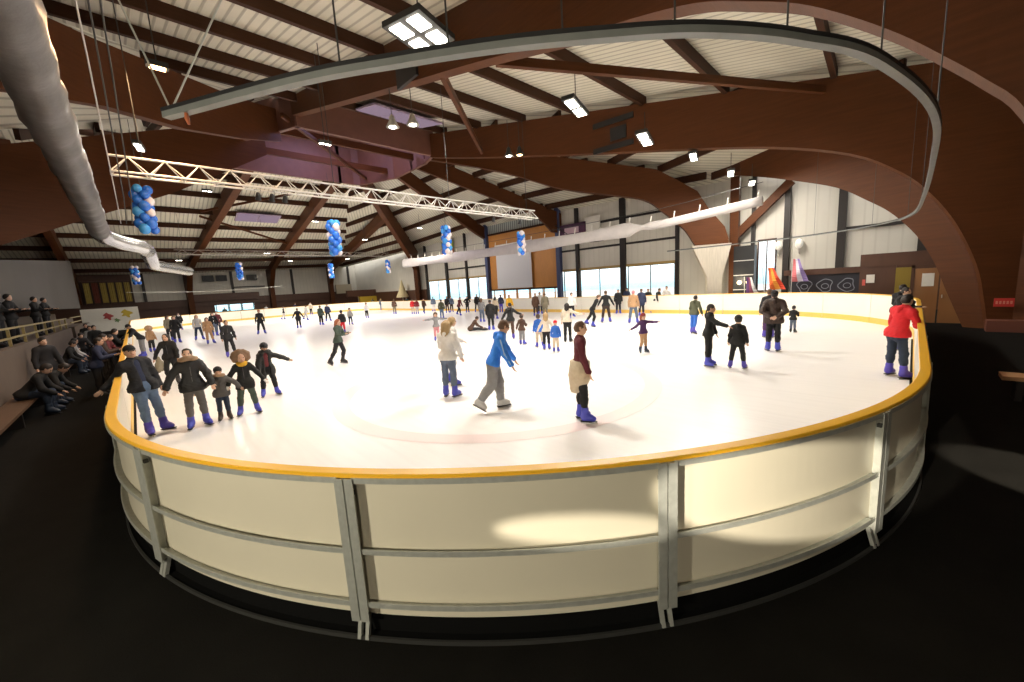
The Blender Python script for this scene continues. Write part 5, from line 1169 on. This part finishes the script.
def flood(lab, loc, n=2, power=700, lens=M_lens, s=.34, col=(1, .93, .82), drop=.9, yaw=0.0):
    t = thing('floodlight', lab, 'floodlight', loc, 'hanging floodlights'); t.rotation_euler = (0, 0, yaw)
    cols = 2 if n == 4 else n; rows = 2 if n == 4 else 1
    w, d = cols*s*1.4, rows*s*(1.2 if n == 4 else .75)
    MB().box((0, 0, .10), (w, d, .12)).build('housing', M_edge, t)
    for i in range(cols):
        for j in range(rows):
            MB().box(((i-(cols-1)/2)*s*1.38, (j-(rows-1)/2)*s*1.15, .028), (s, s*(.72 if n == 4 else .52), .03)).build('lens', lens, t)
    MB().tube([(0, 0, .16), (0, 0, .16+drop)], .015, 6).build('hanger', M_edge, t)
    if power: area((loc[0], loc[1], loc[2]-.08), power, .9, col)
    return t
flood('four-lens floodlight on the nearest arch, top centre of the hall', (5.25, 7.75, 7.75), 4, 650, s=.42, yaw=.3)
flood('pair of lit floodlights in the middle of the white roof field', (11.2, 8.0, 7.85), 2, 800, s=.55, yaw=.3)
flood('brightest floodlight pair in front of the big right arch', (15.5, 7.8, 7.7), 2, 800, s=.62, yaw=.3)
flood('floodlight pair just under the edge of the big right arch', (19.9, 7.6, 7.75), 2, 600, s=.5, yaw=.3)
flood('floodlight pair right of the broad flared arch, farther along', (23.0, 6.9, 7.3), 2, 350, s=.48, yaw=.3)
flood('last and lowest floodlight pair in the row at the right wall', (25.6, 6.6, 7.1), 2, 300, s=.48, yaw=.3)
flood('single orange-glowing floodlight at the upper left', (1.25, 13.1, 8.0), 1, 450, M_lensw, s=.30, col=(1, .6, .3), drop=1.5)
flood('floodlight pair above the left end of the truss', (1.0, 20.2, 8.1), 2, 300, s=.34, yaw=1.4, drop=2)
flood('floodlight pair hanging in the violet lantern opening', (6.2, 16.2, 8.1), 2, 250, s=.17, drop=3)
for k, (x, y, z, lab) in enumerate(((8.1, 14.3, 8.6, 'left bell-shaped lamp of two hanging beside the nearest arch'), (8.75, 13.9, 8.7, 'right bell-shaped lamp of two hanging beside the nearest arch'), (14.9, 14.9, 8.9, 'left dark bell lamp under the big right arch'), (15.6, 14.8, 9.05, 'right warm bell lamp under the big right arch'))):
    t = thing('bell_lamp', lab, 'lamp', (x, y, z), 'bell lamps')
    MB().lathe([(.05, .42), (.10, .34), (.13, .2), (.24, 0), (.25, -.02)], (0, 0, 0), 18).build('shade', M_metal if k < 2 else M_edge, t, True)
    MB().ball((0, 0, .02), .17, 12, 8, (1, 1, .5)).build('bulb', M_lens if k != 3 else M_lensw, t, True)
    MB().tube([(0, 0, .42), (0, 0, 1.7)], .014, 6).build('hanger', M_edge, t)
    area((x, y, z-.12), 220, .4)
# far lamps
FAR = [(4.6, 33, 9.6, 'left edge of the violet lantern'), (12.5, 37, 8.8, 'thick rafter behind the truss'), (17.5, 38.5, 7.6, 'brown rafter left of the third balloon column'), (20.8, 33.5, 8.2, 'dark rafters by the blue balloon column'), (10.5, 46, 6.9, 'far purlins above the lantern shadow'), (4, 52, 6.7, 'far left rafters'), (15, 55, 6.9, 'far middle rafters'), (21, 52, 6.9, 'far right rafters')]
for x, y, z, w in FAR: flood('small far floodlight pair near the ' + w, (x, y, z), 2, 800, s=.2, drop=1.2)

# daylight: pale sky outside, hall is closed except for its windows
w = bpy.data.worlds.new('sky'); SC.world = w; w.use_nodes = True; nt = w.node_tree; bg = nt.nodes['Background']
tc = nt.nodes.new('ShaderNodeTexCoord'); sx = nt.nodes.new('ShaderNodeSeparateXYZ'); nt.links.new(tc.outputs['Generated'], sx.inputs[0])
cr = nt.nodes.new('ShaderNodeValToRGB'); cr.color_ramp.elements[0].position = .49; cr.color_ramp.elements[0].color = (.35, .62, .70, 1)
cr.color_ramp.elements[1].position = .54; cr.color_ramp.elements[1].color = (1, .98, .93, 1)
e = cr.color_ramp.elements.new(.508); e.color = (.80, .92, .96, 1)
mr = nt.nodes.new('ShaderNodeMapRange'); mr.inputs[1].default_value = -1; mr.inputs[2].default_value = 1
nt.links.new(sx.outputs[2], mr.inputs[0]); nt.links.new(mr.outputs[0], cr.inputs[0]); nt.links.new(cr.outputs[0], bg.inputs[0]); bg.inputs[1].default_value = 2.6
struct(MB().box((70, 30, -1.2), (80, 160, .2)).build('ground_outside', mat('pale_ground', (.5, .52, .5), .9)), 'pale ground outside the windows')
# added violet area light in the lantern, in place of daylight through its skylight
area((12.5, 30.6, 15.4), 650, 5, (.66, .55, 1.0))
# unseen side light and patch beams, plus added fill, for the near boards
DL = (-4.9, 2.4, 2.9)
area(DL, 400, .3, (1, .92, .72), (Vector((1.4, 1.6, .5))-Vector(DL)).to_track_quat('-Z', 'Y').to_euler())
area((-3.6, -3.2, 3.6), 175, .8, (1, .9, .70), (Vector((1.4, 1.6, .5))-Vector((-3.6, -3.2, 3.6))).to_track_quat('-Z', 'Y').to_euler())  # added fill behind the viewer, lifts the dark strips beside the posts
sp_ = spot((-2.6, -1.4, 2.2), tuple(at_z(582, 531, .68)), 1700, math.radians(13), .3); sp_.scale = (1, .18, 1)
sp_ = spot((-3.6, .9, 2.2), tuple(at_z(800, 487, .62)), 5000, math.radians(10.4), .12); sp_.scale = (1, .62, 1)
spot((3.0, -6.5, 4.5), tuple(at_z(1085, 490, FLOORZ)), 9000, math.radians(9.5), .25)  # assumed unseen beam making the bright patch on the right floor
for p_, e_ in (((27.0, 7.7, 1.7), 50), ((26.0, 10.4, 1.5), 60)):  # added unseen point lights standing in for window daylight at the pier base
    l_ = bpy.data.lights.new('pier_fill_light', 'POINT'); l_.energy = e_; l_.color = (1, .85, .6); l_.shadow_soft_size = .15; o_ = bpy.data.objects.new('pier_fill_light', l_); COL.objects.link(o_); o_.location = p_
